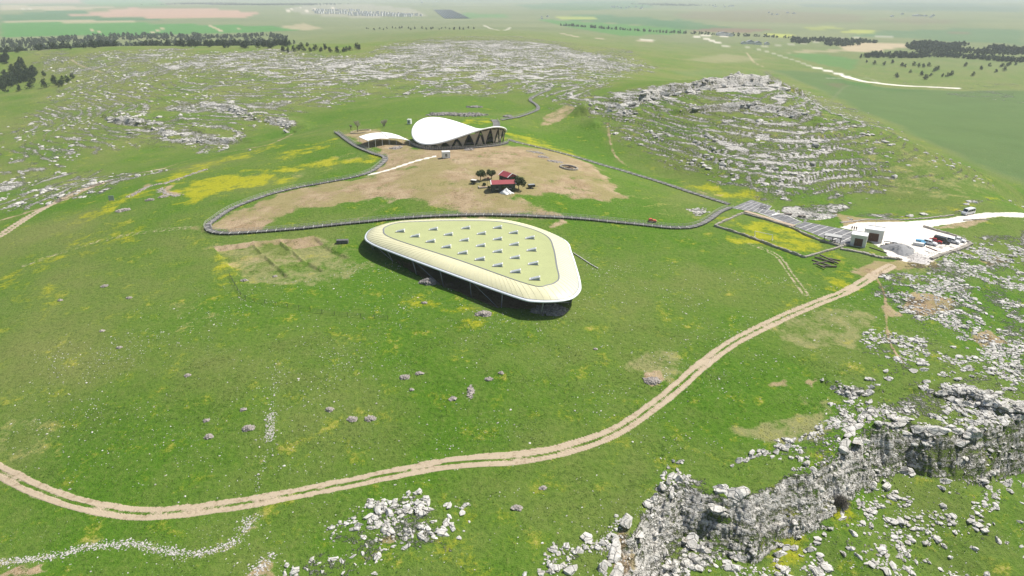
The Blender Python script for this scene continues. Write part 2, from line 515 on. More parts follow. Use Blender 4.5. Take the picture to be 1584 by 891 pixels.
# shallow excavation squares
TRENCH = []
for q in ([(333,384),(392,378),(405,392),(345,399)], [(394,378),(432,374),(448,387),(408,392)], [(436,373),(486,367),(500,378),(452,386)],
          [(348,402),(408,395),(424,410),(362,418)], [(412,394),(452,389),(470,404),(430,409)], [(456,388),(502,381),(540,399),(474,405)],
          [(366,421),(428,413),(444,428),(390,438)], [(436,412),(476,407),(500,420),(452,426)]):
    P = hits(q); TRENCH.append(P)
    b = box_of(P, 3)
    GZ[b] -= 0.75 * sstep(-0.25, 0.25, poly_sd(GX[b], GY[b], P))
# ------------------------------------------------------------------ what covers the ground
SOIL = np.zeros(GX.shape, np.float32); GRAVEL = SOIL.copy(); YEL = SOIL.copy(); DRY = SOIL.copy(); LUSH = SOIL.copy(); FIELDW = SOIL.copy()
FIELD = np.zeros(GX.shape + (3,), np.float32)
def mx(A, m): return np.maximum(A, m)
SOIL = mx(SOIL, area([(322,354),(340,338),(400,312),(470,290),(560,276),(600,252),(590,238),(560,222),(530,205),(575,201),(640,220),(640,232),(790,226),(850,233),(905,250),(940,275),(966,305),(930,310),(860,302),(800,300),(790,306),(840,320),(870,334),(720,333),(690,322),(640,308),(590,305),(520,316),(440,330),(412,352),(360,362)], 3.5, 3.0, 9, 61) * np.clip(.95 + .8 * fbm(GX / 16, GY / 10, 4, 68, .6), .3, 1.1))
SOIL = mx(SOIL, area([(1318,420),(1345,406),(1400,402),(1445,404),(1448,412),(1395,416),(1355,425),(1335,432)], 1.5, 1, 4, 62))
SOIL = mx(SOIL, area([(1290,330),(1340,338),(1400,342),(1400,352),(1310,352)], 1.5, 1, 4, 62))
for q, a in (([(840,180),(880,160),(892,166),(862,190),(835,195)], .6), ([(800,228),(880,240),(905,255),(870,255),(820,240)], .5),
          ([(330,381),(486,365),(500,373),(480,373),(335,388)], .75), ([(436,373),(486,367),(500,378),(452,386)], .8), ([(412,394),(452,389),(470,404),(430,409)], .35), ([(348,402),(408,395),(424,410),(362,418)], .3),
          ([(995,585),(1002,576),(1022,574),(1026,588),(1008,598)], .95), ([(947,850),(960,810),(975,812),(968,845),(952,865)], .8), ([(950,891),(958,852),(985,856),(978,891)], .8), ([(0,891),(20,878),(60,876),(70,884),(40,891)], .9), ([(380,891),(410,862),(425,870),(420,891)], .8), ([(590,835),(605,826),(612,832),(600,842)], .7),
          ([(1185,596),(1210,585),(1222,588),(1210,597)], .8), ([(1240,590),(1262,588),(1256,598)], .8), ([(1360,480),(1372,462),(1380,480),(1400,490),(1380,492)], .7),
          ([(1070,292),(1120,302),(1100,306)], .4), ([(1395,474),(1412,452),(1445,455),(1482,464),(1474,480),(1420,490)], .95), ([(1498,522),(1528,510),(1560,530),(1520,538)], .9), ([(1512,402),(1540,396),(1560,404),(1530,412)], .7), ([(1495,340),(1540,336),(1500,352),(1440,354)], .6),
          ([(640,338),(860,334),(860,340),(650,344)], .5), ([(735,270),(800,282),(795,300),(740,292)], .5)):
    SOIL = mx(SOIL, a * area(q, 0.8, 0.7, 3, 63))
DRY = mx(DRY, 0.95 * SOIL * 0)
for q, a in (([(1195,505),(1260,475),(1340,465),(1352,500),(1330,530),(1250,545),(1210,525)], .75), ([(1150,665),(1230,640),(1290,628),(1285,655),(1250,680),(1170,692)], .9),
             ([(985,560),(1010,540),(1050,536),(1055,575),(1030,596),(990,592)], .75), ([(330,384),(500,368),(585,412),(480,444),(390,440)], .75), ([(1250,620),(1290,610),(1290,640),(1250,640)], .6),
             ([(0,640),(90,640),(110,700),(40,720),(0,720)], .4), ([(270,470),(350,480),(330,520),(260,500)], .4), ([(1180,400),(1240,420),(1250,460),(1210,440)], .3),
             ([(430,262),(560,230),(580,245),(450,280)], .45), ([(960,300),(1060,310),(1100,340),(1000,335)], .3), ([(1230,150),(1330,200),(1440,250),(1560,300),(1480,312),(1380,300),(1300,220)], .5), ([(1380,410),(1440,415),(1430,440),(1380,430)], .6)):
    DRY = mx(DRY, a * area(q, 3, 4, 8, 64))
for q, a in (([(255,300),(330,275),(420,264),(440,278),(350,298),(290,310)], 1), ([(400,263),(520,248),(575,240),(570,250),(430,272)], .75), ([(420,245),(480,224),(530,212),(520,220),(440,248)], .7),
             ([(120,335),(200,300),(280,262),(420,222),(430,226),(290,275),(200,315),(130,345)], .6), ([(0,425),(60,398),(110,390),(60,420),(0,450)], .45),
             ([(1120,345),(1150,335),(1200,345),(1285,384),(1230,395),(1150,370)], .8), ([(785,206),(830,214),(905,245),(880,246),(820,228),(790,218)], .7), ([(1060,288),(1130,293),(1180,306),(1120,306)], .7),
             ([(690,478),(760,488),(800,505),(730,500)], .55), ([(640,455),(690,470),(690,480),(640,465)], .4), ([(1270,425),(1300,430),(1310,445),(1285,445)], .9), ([(1240,445),(1258,448),(1255,460),(1240,458)], .9),
             ([(700,192),(760,195),(770,186),(720,184)], .6), ([(1230,800),(1270,780),(1290,790),(1240,812)], .8), ([(1180,880),(1240,850),(1260,860),(1200,891)], .6), ([(690,840),(730,830),(740,891),(690,891)], .4), ([(335,395),(345,440),(360,438),(345,392)], .5),
             ([(1370,332),(1480,322),(1584,318),(1584,323),(1400,340)], .5), ([(100,370),(180,350),(260,345),(200,375),(100,400)], .3), ([(20,440),(120,420),(60,480),(0,500)], .25)):
    YEL = mx(YEL, a * area(q, 6, 7, 14, 65))
# pale stony strips on the grass
for q, hw, a in (([(-20,872),(80,862),(140,845),(200,842),(245,850),(300,858),(350,845),(390,815)], 0.8, .3), ([(375,825),(390,800)], 1.2, .35),
                 ([(430,560),(425,610),(420,650),(415,680),(400,730),(393,760)], .5, .15), ([(420,645),(418,668)], 1.0, .3),
                 ([(150,318),(215,298),(255,285),(285,277)], .8, .3), ([(205,300),(222,292),(228,286)], 1.6, .8), ([(262,288),(258,296),(275,300)], 1.2, .7)):
    SOIL = mx(SOIL, a * strip(q, hw, 0.5, 0.6, 2.5, 66)); DRY = mx(DRY, a * strip(q, hw + 1, .8, .8, 3, 67))
# gravel car park and the white road that leads out of it
LOT = [(1300,352),(1325,344),(1400,343),(1470,337),(1505,330.5),(1550,328.5),(1584,330),(1720,336),(1720,343),(1584,336.5),(1545,335),(1505,340.5),(1440,351),(1470,362),(1502,376),(1490,386),(1447,400),(1440,407),(1400,405),(1372,396),(1366,384),(1350,378),(1345,362)]
GRAVEL = mx(GRAVEL, area(LOT, 1.6, 0.5, 3, 71))
GRAVEL = mx(GRAVEL, .85 * strip([(573,270),(600,263),(640,250),(672,242)], 1.5, 0.6, 0.2, 2, 72))
GRAVEL = mx(GRAVEL, .35 * strip([(700,244),(715,258),(733,275)], 1.4, 0.8, 0.4, 2, 73))
# the farm tracks: lateral offset decides between ruts and the grassy middle
TRACK_MASKS = []; RUT = np.zeros(GX.shape, np.float32)
def track(uv, half, seed, middle=0.35, a=1.0, gauge=None, third=None):
    global RUT, GZ
    P = resample(catmull(hits(uv), 8), 2.0)
    b = box_of(P, half + 3)
    x, y = GX[b], GY[b]
    d, s = seg_dist(x, y, P)
    n = fbm(x / 5, y / 5, 3, seed)
    dd = d + 0.6 * n + .35 * fbm(x / 22, y / 22, 2, seed + 9)
    w = sstep(half + 0.5, half - 0.45, dd)
    g = half * 0.58 if gauge is None else gauge
    off = d * s + 0.15 * n
    ruts = np.maximum(sstep(half * .46, half * .3, np.abs(off - g)), sstep(half * .46, half * .3, np.abs(off + g)))
    if third is not None:
        P3 = catmull(hits(third), 8); d3, _ = seg_dist(x, y, P3)
        w3 = sstep(.95, .6, d3 + .25 * n)
        w = np.maximum(w, w3); ruts = np.maximum(ruts, w3)
    soil = w * np.maximum(ruts, middle * np.clip(0.55 + 1.6 * fbm(x / 9, y / 9, 2, seed + 3), 0, 2))
    RUT[b] = np.maximum(RUT[b], a * np.clip(soil, 0, 1))
    tm = np.zeros(GX.shape, np.float32); tm[b] = w; TRACK_MASKS.append(tm)
    GZ[b] -= 0.10 * w * ruts * a
MAIN_TRACK = [(-60,700),(0,729),(60,758),(130,781),(210,794),(290,790),(400,774),(520,751),(640,726),(700,716),(790,710),(860,699),(930,677),(980,650),(1040,605),(1080,570),(1130,532),(1200,496),(1260,470),(1310,450),(1345,430),(1378,411)]
track(MAIN_TRACK, 1.75, 81, 0.5, third=[(640,723),(700,710),(790,702),(860,692),(925,672)])
track([(-60,400),(0,364),(60,326),(110,301),(170,280),(250,261)], 2.5, 82, 0.85, 0.9)
track([(40,410),(110,385),(180,367),(240,357),(290,352)], 1.9, 83, 0.7, 0.42)
track([(1160,377),(1200,394),(1222,422),(1246,455)], 1.3, 84, 0.2, 0.5)
SOIL = mx(SOIL, .9 * strip([(1356,430),(1368,455),(1370,480),(1374,520),(1385,545),(1398,562)], 0.35, 0.3, 0.2, 2, 85))
SOIL = mx(SOIL, .7 * strip([(0,341),(50,326),(110,305),(140,290)], 1.5, 0.8, 0.3, 3, 86))
SOIL = mx(SOIL, .55 * strip([(250,261),(300,246),(360,234),(420,222),(450,208)], 1.6, 0.9, 0.4, 5, 87))
SOIL = mx(SOIL, .6 * strip([(940,190),(945,225),(955,245),(975,260)], 0.9, 0.6, 0.4, 5, 88))
SOIL = mx(SOIL, .5 * strip([(300,352),(322,352)], 2.0, 1.5, 1, 5, 88))
SOIL = mx(SOIL, .6 * strip([(855,350),(870,340),(830,322),(800,305)], 1.5, .8, .5, 5, 88))
SOIL = mx(SOIL, .45 * strip([(540,345),(590,320),(625,300),(640,285)], 1.2, .8, .5, 5, 88))
SOIL = mx(SOIL, PITM)

# ---- the open country behind: fields, bare ground and dirt roads on the plain
def field(pts, col, w=1.0, soft=12, wob=6):
    global FIELD, FIELDW
    m = area(pts, soft, wob, soft * 5, len(pts) + int(pts[0][0])) * w
    k = m[..., None]
    FIELD = FIELD * (1 - k) + np.array(col, np.float32) * k
    FIELDW = np.maximum(FIELDW * (1 - m), 0) + m
CG, CG2, CD = (.065, .20, .04), (.095, .21, .06), (.065, .15, .06)
TAN, PINK, BROWN, OLIVE, PALE, LIME = (.42, .34, .22), (.44, .27, .20), (.19, .125, .09), (.165, .19, .09), (.58, .54, .45), (.36, .39, .08)
_far = sstep(900, 2600, GR)
_n1 = fbm(GX / 900, GY / 420, 3, 91)
FIELDW = (_far * 0.92).astype(np.float32)
FIELD[:] = np.array(OLIVE) ; 
FIELD += (_n1[..., None] * np.array((.06, .045, .03))).astype(np.float32)
field([(0,58),(0,36),(180,34),(420,40),(470,47),(300,53),(150,55)], CG, .95, 14)
field([(0,36),(0,24),(100,15),(260,27),(240,32),(120,33)], CD, .9, 14)
field([(100,24),(200,12),(320,13),(400,20),(380,27),(230,28)], PINK, .85, 14)
field([(0,15),(0,8),(180,11),(120,16)], TAN, .7, 20); field([(0,6),(0,-4),(120,-4),(125,5)], PINK, .7, 30); field([(130,6),(130,-4),(240,-4),(260,9),(180,10)], CG2, .8, 30)
field([(0,34),(130,31),(210,33),(160,36)], TAN, .7, 10); field([(430,42),(470,36),(500,44),(470,47)], TAN, .6, 12)
field([(700,26),(720,20),(780,22),(790,28),(720,29)], CG2, .8, 25); field([(800,8),(900,2),(1000,3),(1010,12),(900,16),(820,14)], CD, .7, 40)
field([(830,30),(880,32),(1060,45),(1060,52),(960,56),(880,42)], CG, .8, 16); field([(890,22),(1000,26),(1060,38),(1060,44),(950,36),(860,30)], CD, .85, 18)
field([(860,27),(920,27),(925,31),(870,30)], LIME, .7, 10); field([(1000,52),(1060,56),(1240,62),(1180,67),(1060,66),(985,60)], OLIVE, .8, 12)
field([(1000,33),(1050,30),(1110,40),(1160,45),(1080,47),(1010,42)], CD, .8, 18); field([(1070,47),(1100,44),(1195,46),(1160,50),(1100,50)], BROWN, .8, 12)
field([(1180,52),(1220,52),(1240,57),(1200,57)], LIME, .9, 8); field([(1290,48),(1330,46),(1365,49),(1330,53)], LIME, .75, 10); field([(1240,43),(1280,40),(1310,44),(1260,47)], LIME, .45, 14)
field([(1310,56),(1360,48),(1480,44),(1584,46),(1584,70),(1440,62)], (.06,.15,.07), .6, 20); field([(1440,52),(1500,49),(1500,52)], BROWN, .5, 12)
field([(1300,72),(1330,66),(1395,66),(1410,72),(1340,80),(1310,80)], TAN, .95, 8); field([(1310,80),(1220,82),(1240,78),(1310,76)], TAN, .6, 6)
field([(1215,84),(1260,82),(1330,92),(1320,110),(1270,100)], CG, .7, 8); field([(1260,108),(1310,124),(1370,136),(1430,140),(1400,142),(1320,136),(1280,120)], (.045,.15,.02), .9, 6)
field([(1190,108),(1260,135),(1330,170),(1420,212),(1500,250),(1600,290),(1700,290),(1700,140),(1480,140),(1330,132),(1270,112)], (.085,.150,.042), .9, 12); field([(1060,92),(1120,82),(1180,92),(1110,98)], TAN, .45, 12); field([(1040,110),(1090,106),(1130,112),(1060,118)], CG, .35, 10); field([(1270,130),(1310,128),(1300,136)], BROWN, .35, 6)
field([(1200,8),(1400,4),(1584,8),(1584,18),(1400,18)], (.07,.13,.09), .6, 60); field([(1040,20),(1200,14),(1340,24),(1330,34),(1200,36),(1060,30)], (.17,.15,.085), .7, 40)
field([(1350,30),(1420,26),(1500,34),(1420,38)], BROWN, .35, 40); field([(500,30),(640,36),(690,28),(700,34),(600,44),(500,38)], OLIVE, .8, 20)
field([(440,14),(480,8),(560,6),(640,14),(660,24),(560,28),(470,22)], (.34,.31,.25), .55, 12)
for uv, hw, c, w in (
    ([(1255,103),(1275,108),(1300,115),(1320,122),(1345,127),(1380,131),(1430,134),(1478,136.5)], 8.0, (.78,.74,.64), .98),
    ([(1140,70),(1180,78),(1225,92),(1255,103)], 5.0, PALE, .55), ([(985,61),(1060,64),(1120,68),(1200,72),(1225,72)], 8, PALE, .8), ([(870,52),(900,58),(950,61),(1060,66)], 8, (.45,.37,.27), .8),
    ([(440,16),(470,20),(480,15),(520,12)], 10, (.62,.55,.45), .9), ([(440,16),(480,10),(520,10)], 8, (.62,.55,.45), .8), ([(1050,54),(1085,58),(1110,66)], 8, PALE, .9), ([(1085,55),(1110,54),(1120,56)], 12, PALE, .9),
    ([(1120,71),(1160,72),(1210,74)], 7, PALE, .75), ([(750,40),(775,47),(790,42)], 5, PALE, .6), ([(140,46),(162,51)], 5, TAN, .9), ([(236,50),(256,42)], 6, TAN, .9), ([(325,40),(345,49)], 6, TAN, .9), ([(360,47),(375,43)], 5, TAN, .7),
    ([(110,92),(135,105),(160,113)], 1.6, TAN, .8), ([(1155,82),(1165,95),(1180,103)], 2.5, TAN, .7), ([(1280,121),(1340,121),(1360,128)], 4, PALE, .3), ([(0,17),(40,14),(80,15)], 12, PALE, .5),
    ([(1250,155),(1300,140),(1330,135)], 2, OLIVE, .5), ([(1180,72),(1340,57),(1400,58)], 8, (.5,.46,.38), .5)):
    m = strip(uv, hw, hw * .3, hw * .2, hw * 4, 95) * w
    k = m[..., None]
    FIELD = FIELD * (1 - k) + np.array(c, np.float32) * k
    FIELDW = np.maximum(FIELDW * (1 - m), 0) + m
ROAD_FAR = strip([(1255,103),(1275,108),(1300,115),(1320,122),(1345,127),(1380,131),(1430,134),(1478,136.5)], 8.0, 1.6, 1, 20, 95) > 0.5
# lushness: deep green around the mound, thinner and paler grass on the stony ground
LUSH = np.clip(0.74 + 1.0 * fbm(GX / 55, GY / 55, 5, 101, .6) - 0.55 * ROCK * sstep(200, 500, GR) - 0.42 * sstep(330, 900, GR), 0, 1)
DRY = np.maximum(DRY, 0.34 * sstep(.2, .5, ROCK) * sstep(280, 420, GR)).astype(np.float32)
LUSH = np.maximum(LUSH, 0.8 * area([(500,190),(640,150),(740,148),(820,160),(790,178),(700,170),(640,180),(540,190)], 10, 6, 20, 102))
LUSH = np.maximum(LUSH, 0.95 * area([(800,200),(860,205),(930,180),(945,215),(960,250),(1010,270),(1120,305),(1050,290),(930,250),(880,240)], 6, 4, 15, 103))
LUSH = np.clip(LUSH - 0.45 * area([(0,360),(100,330),(320,340),(310,440),(200,560),(100,700),(0,720)], 30, 20, 60, 104) , 0, 1)
# ------------------------------------------------------------------ node helpers
def new_mat(name):
    m = bpy.data.materials.new(name)
    m.use_nodes = True
    nt = m.node_tree
    nt.nodes.clear()
    out = nt.nodes.new('ShaderNodeOutputMaterial')
    b = nt.nodes.new('ShaderNodeBsdfPrincipled')
    nt.links.new(b.outputs[0], out.inputs[0])
    return m, nt, b
class NT:
    def __init__(self, nt): self.nt = nt
    def put(self, sock, v):
        if v is None: return
        if isinstance(v, bpy.types.NodeSocket): self.nt.links.new(v, sock)
        else:
            if hasattr(sock.default_value, '__len__') and not hasattr(v, '__len__'): v = (v, v, v)
            if hasattr(sock.default_value, '__len__') and len(sock.default_value) == 4 and len(v) == 3: v = (*v, 1)
            sock.default_value = v
    def math(self, op, a, b=None, c=None, clamp=False):
        n = self.nt.nodes.new('ShaderNodeMath'); n.operation = op; n.use_clamp = clamp
        self.put(n.inputs[0], a); self.put(n.inputs[1], b); self.put(n.inputs[2], c)
        return n.outputs[0]
    def vmul(self, a, b):
        n = self.nt.nodes.new('ShaderNodeVectorMath'); n.operation = 'MULTIPLY'
        self.put(n.inputs[0], a); self.put(n.inputs[1], b); return n.outputs[0]
    def noise(self, vec, scale, detail=3, rough=0.55, dist=0.0):
        n = self.nt.nodes.new('ShaderNodeTexNoise'); n.inputs['Scale'].default_value = scale
        n.inputs['Detail'].default_value = detail; n.inputs['Roughness'].default_value = rough; n.inputs['Distortion'].default_value = dist
        self.put(n.inputs['Vector'], vec); return n.outputs['Fac']
    def voronoi(self, vec, scale, feature='F1', out='Distance', rand=1.0):
        n = self.nt.nodes.new('ShaderNodeTexVoronoi'); n.feature = feature; n.inputs['Scale'].default_value = scale; n.inputs['Randomness'].default_value = rand
        self.put(n.inputs['Vector'], vec); return n.outputs[out]
    def mix(self, f, a, b, mode='MIX'):
        n = self.nt.nodes.new('ShaderNodeMix'); n.data_type = 'RGBA'; n.blend_type = mode; n.clamp_factor = True
        self.put(n.inputs['Factor'], f); self.put(n.inputs['A'], a); self.put(n.inputs['B'], b)
        return n.outputs['Result']
    def step(self, x, a, b):
        n = self.nt.nodes.new('ShaderNodeMapRange'); n.interpolation_type = 'SMOOTHSTEP'
        self.put(n.inputs['Value'], x); n.inputs['From Min'].default_value = a; n.inputs['From Max'].default_value = b
        return n.outputs['Result']
    def attr(self, name):
        n = self.nt.nodes.new('ShaderNodeAttribute'); n.attribute_name = name; return n
    def sep(self, c):
        n = self.nt.nodes.new('ShaderNodeSeparateColor'); self.put(n.inputs[0], c); return n.outputs
    def pos(self):
        return self.nt.nodes.new('ShaderNodeNewGeometry').outputs['Position']
    def objpos(self):
        return self.nt.nodes.new('ShaderNodeTexCoord').outputs['Object']
    def rand(self):
        return self.nt.nodes.new('ShaderNodeObjectInfo').outputs['Random']
    def bump(self, h, strength, dist, normal=None):
        n = self.nt.nodes.new('ShaderNodeBump'); n.inputs['Strength'].default_value = strength; n.inputs['Distance'].default_value = dist
        self.put(n.inputs['Height'], h)
        if normal is not None: self.nt.links.new(normal, n.inputs['Normal'])
        return n.outputs[0]

def ground_material():
    m, nt, b = new_mat('ground_cover')
    N = NT(nt)
    p = N.pos()
    A, B, C = N.attr('cover_a'), N.attr('cover_b'), N.attr('field_colour')
    soil, gravel, yel = N.sep(A.outputs['Color']); dry = A.outputs['Alpha']
    rock, rut, lush = N.sep(B.outputs['Color']); fieldw = B.outputs['Alpha']
    big = N.noise(p, 0.018, 4, 0.6)
    mid = N.noise(p, 0.16, 4, 0.62)
    tuft = N.noise(p, 0.9, 4, 0.68)
    fine = N.noise(p, 4.5, 3, 0.7)
    grain = N.math('ADD', N.math('MULTIPLY', tuft, 0.55), N.math('MULTIPLY', fine, 0.45))
    # grass
    lsh = N.math('ADD', lush, N.math('MULTIPLY', N.math('SUBTRACT', mid, 0.5), 1.1), clamp=True)
    thin = N.mix(mid, (.125, .165, .035), (.22, .235, .075))
    deep = N.mix(big, (.058, .150, .008), (.096, .190, .014))
    g = N.mix(lsh, thin, deep)
    g = N.mix(N.math('MULTIPLY', N.step(grain, 0.50, 0.38), 0.8), g, N.mix(0.6, g, (.016, .055, .004)))
    g = N.mix(N.math('MULTIPLY', N.step(grain, 0.52, 0.64), 0.85), g, N.mix(0.6, g, (.19, .225, .06)))
    # withered grass, flowers
    dn = N.math('ADD', dry, N.math('MULTIPLY', N.math('SUBTRACT', N.math('ADD', N.math('MULTIPLY', mid, .6), N.math('MULTIPLY', grain, .4)), 0.5), 4.0))
    g = N.mix(N.math('MULTIPLY', N.step(dn, 0.35, 1.0), 0.8), g, N.mix(grain, (.19, .19, .065), (.36, .33, .17)))
    yn = N.math('ADD', yel, N.math('MULTIPLY', N.math('SUBTRACT', N.math('ADD', N.math('MULTIPLY', mid, .7), N.math('MULTIPLY', grain, .5)), 0.6), 4.2))
    g = N.mix(N.math('MULTIPLY', N.step(yn, 0.2, 1.1), 0.88), g, N.mix(tuft, (.23, .25, .012), (.46, .43, .015)))
    # tiny pale stones and blossoms in the turf
    vd = N.voronoi(p, 1.7)
    patch = N.noise(p, 0.055, 3, 0.6)
    lim = N.math('MULTIPLY', N.step(N.math('ADD', patch, N.math('MULTIPLY', rock, 0.25)), 0.44, 0.72), 0.16)
    speck = N.math('LESS_THAN', vd, lim)
    g = N.mix(N.math('MULTIPLY', speck, 0.6), g, (.46, .46, .36))
    # fields of the plain
    fc = N.mix(N.noise(p, 0.02, 4, .65), N.vmul(C.outputs['Color'], .82), N.vmul(C.outputs['Color'], 1.2))
    g = N.mix(fieldw, g, fc)
    # bare limestone: beds follow the contours
    bed = N.noise(N.vmul(p, (.055, .055, .75)), 1.0, 5, 0.68, 0.6)
    lump = N.noise(p, 0.34, 5, 0.72)
    chip = N.noise(p, 1.7, 3, 0.7)
    crag = N.noise(p, 0.95, 4, 0.72)
    rn = N.math('ADD', N.math('ADD', N.math('MULTIPLY', bed, 0.34), N.math('MULTIPLY', crag, 0.24)), N.math('ADD', N.math('MULTIPLY', lump, 0.24), N.math('MULTIPLY', chip, 0.18)))
    rf = N.math('ADD', rock, N.math('MULTIPLY', N.math('SUBTRACT', rn, 0.5), 5.6))
    rf = N.math('ADD', rf, N.math('MULTIPLY', N.math('SUBTRACT', N.noise(p, .011, 4, .6), .5), 1.1))
    rfac = N.step(rf, 0.52, 0.98)
    rc = N.mix(N.step(chip, .3, .65), (.38, .365, .325), (.68, .66, .61))
    rc = N.mix(N.math('MULTIPLY', N.step(crag, .48, .34), .8), rc, (.17, .165, .15))
    rc = N.mix(N.math('MULTIPLY', N.step(tuft, .52, .7), .35), rc, (.46, .40, .32))
    g = N.mix(N.math('MULTIPLY', rfac, N.math('GREATER_THAN', rock, 0.03)), g, rc)
    # bare soil, ruts, gravel
    sc = N.mix(N.step(mid, .3, .7), (.25, .16, .088), (.42, .31, .20))
    sc = N.mix(N.step(fine, .45, .75), sc, (.46, .38, .28))
    sc = N.mix(N.math('MULTIPLY', N.step(grain, .49, .38), .75), sc, (.13, .09, .042))
    patchy = N.noise(p, .045, 5, .65)
    sc = N.mix(N.math('MULTIPLY', N.step(N.math('ADD', N.math('MULTIPLY', patchy, .7), N.math('MULTIPLY', tuft, .3)), .45, .54), .75), sc, N.mix(grain, (.17, .155, .05), (.33, .28, .13)))
    sn = N.math('ADD', soil, N.math('MULTIPLY', N.math('SUBTRACT', N.math('ADD', N.math('MULTIPLY', mid, .5), N.math('MULTIPLY', grain, .5)), .5), 3.0))
    g = N.mix(N.math('MULTIPLY', N.step(sn, .25, .75), .92), g, sc)
    tc = N.mix(N.math('ADD', N.math('MULTIPLY', fine, .6), N.math('MULTIPLY', mid, .4)), (.34, .26, .175), (.54, .45, .34))
    tc = N.mix(N.math('MULTIPLY', N.step(tuft, .48, .34), .5), tc, (.22, .155, .09))
    tn = N.math('ADD', rut, N.math('MULTIPLY', N.math('SUBTRACT', grain, .5), 1.8))
    g = N.mix(N.math('MULTIPLY', N.step(tn, .34, .62), .95), g, tc)
    gc = N.mix(N.math('ADD', N.math('MULTIPLY', mid, .6), N.math('MULTIPLY', fine, .4)), (.62, .56, .47), (.84, .80, .73))
    gn = N.math('ADD', gravel, N.math('MULTIPLY', N.math('SUBTRACT', grain, .5), 1.4))
    g = N.mix(N.step(gn, .4, .65), g, gc)
    N.put(b.inputs['Base Color'], g)
    b.inputs['Roughness'].default_value = 0.95
    b.inputs['Specular IOR Level'].default_value = 0.12
    hgt = N.math('ADD', N.math('MULTIPLY', tuft, .55), N.math('MULTIPLY', fine, .22))
    bare = N.math('MAXIMUM', N.math('MAXIMUM', rut, gravel), N.math('MULTIPLY', soil, .7))
    hgt = N.math('MULTIPLY', hgt, N.math('SUBTRACT', 1.0, N.math('MULTIPLY', bare, .75)))
    hgt = N.math('ADD', hgt, N.math('MULTIPLY', N.math('MULTIPLY', rfac, N.step(rock, .02, .3)), N.math('ADD', N.math('ADD', N.math('MULTIPLY', lump, 1.8), N.math('MULTIPLY', bed, 1.3)), N.math('ADD', N.math('MULTIPLY', crag, .9), N.math('MULTIPLY', chip, .5)))))
    nn = N.bump(hgt, 0.95, 0.95)
    nt.links.new(nn, b.inputs['Normal'])
    return m
GROUND_MAT = ground_material()

# split the surveyed grid into the ground and the roads that lie in it
LOTM = area(LOT, 0.8, 0.5, 3, 71)
nr, nc = GX.shape
CLS = np.zeros(GX.shape, np.int8)
for k, tm in enumerate(TRACK_MASKS): CLS[tm > 0.5] = k + 1
CLS[LOTM > 0.5] = 5
CLS[ROAD_FAR] = 6
VV = np.stack([GX, GY, GZ], -1).reshape(-1, 3).astype(np.float32)
CA4 = np.stack([SOIL, GRAVEL, YEL, DRY], -1).reshape(-1, 4).astype(np.float32)
CB4 = np.stack([ROCK, RUT, LUSH, FIELDW], -1).reshape(-1, 4).astype(np.float32)
CC4 = np.concatenate([np.clip(FIELD, 0.01, 1), np.ones(GX.shape + (1,), np.float32)], -1).reshape(-1, 4).astype(np.float32)
ii = np.arange(nr * nc).reshape(nr, nc)
Q = np.stack([ii[:-1, :-1], ii[:-1, 1:], ii[1:, 1:], ii[1:, :-1]], -1).reshape(-1, 4)[:, ::-1]
QC = np.maximum.reduce([CLS[:-1, :-1], CLS[1:, 1:]]).ravel()
NAMES = {0: 'ground', 1: 'farm_track', 2: 'farm_track', 3: 'grass_track', 4: 'grass_track', 5: 'gravel_car_park', 6: 'gravel_road'}
LABELS = {0: 'green grassland, bare soil and stony hills reaching to the hazy horizon', 1: 'long sandy two-rut farm track curving across the foreground grass',
          2: 'sandy farm track running out of the left edge below the rocky hillside', 3: 'faint overgrown track on the left green slope', 4: 'faint wheel track in grass below the walled garden',
          5: 'bright gravel car park with white road beside the entrance buildings', 6: 'pale gravel road in the far right valley'}
for k in NAMES:
    q = Q[QC == k]
    if len(q) == 0: continue
    used, inv = np.unique(q.ravel(), return_inverse=True)
    me = np_mesh(NAMES[k], VV[used], inv.reshape(-1, 4), None, GROUND_MAT, True)
    for nm, arr in (('cover_a', CA4), ('cover_b', CB4), ('field_colour', CC4)):
        at = me.attributes.new(nm, 'FLOAT_COLOR', 'POINT')
        at.data.foreach_set('color', arr[used].ravel())
    o = link(NAMES[k], me)
    tag(o, LABELS[k], kind='structure')

# ------------------------------------------------------------------ the air between here and the horizon
hz = bpy.data.materials.new('haze_air')
hz.use_nodes = True
hn = hz.node_tree
hn.nodes.clear()
ho = hn.nodes.new('ShaderNodeOutputMaterial')
hv = hn.nodes.new('ShaderNodeVolumePrincipled')
hv.inputs['Color'].default_value = (.87, .93, 1.0, 1)
hv.inputs['Density'].default_value = 0.95e-4
hv.inputs['Anisotropy'].default_value = 0.0
hn.links.new(hv.outputs[0], ho.inputs['Volume'])
HZ = MB().box((0, 0, (float(GZ.min()) - 1 + 96) / 2), (122000, 122000, 96 - float(GZ.min()) + 1)).build('haze', hz)
tag(HZ, 'pale blue haze thickening towards the horizon', 'haze', kind='stuff')
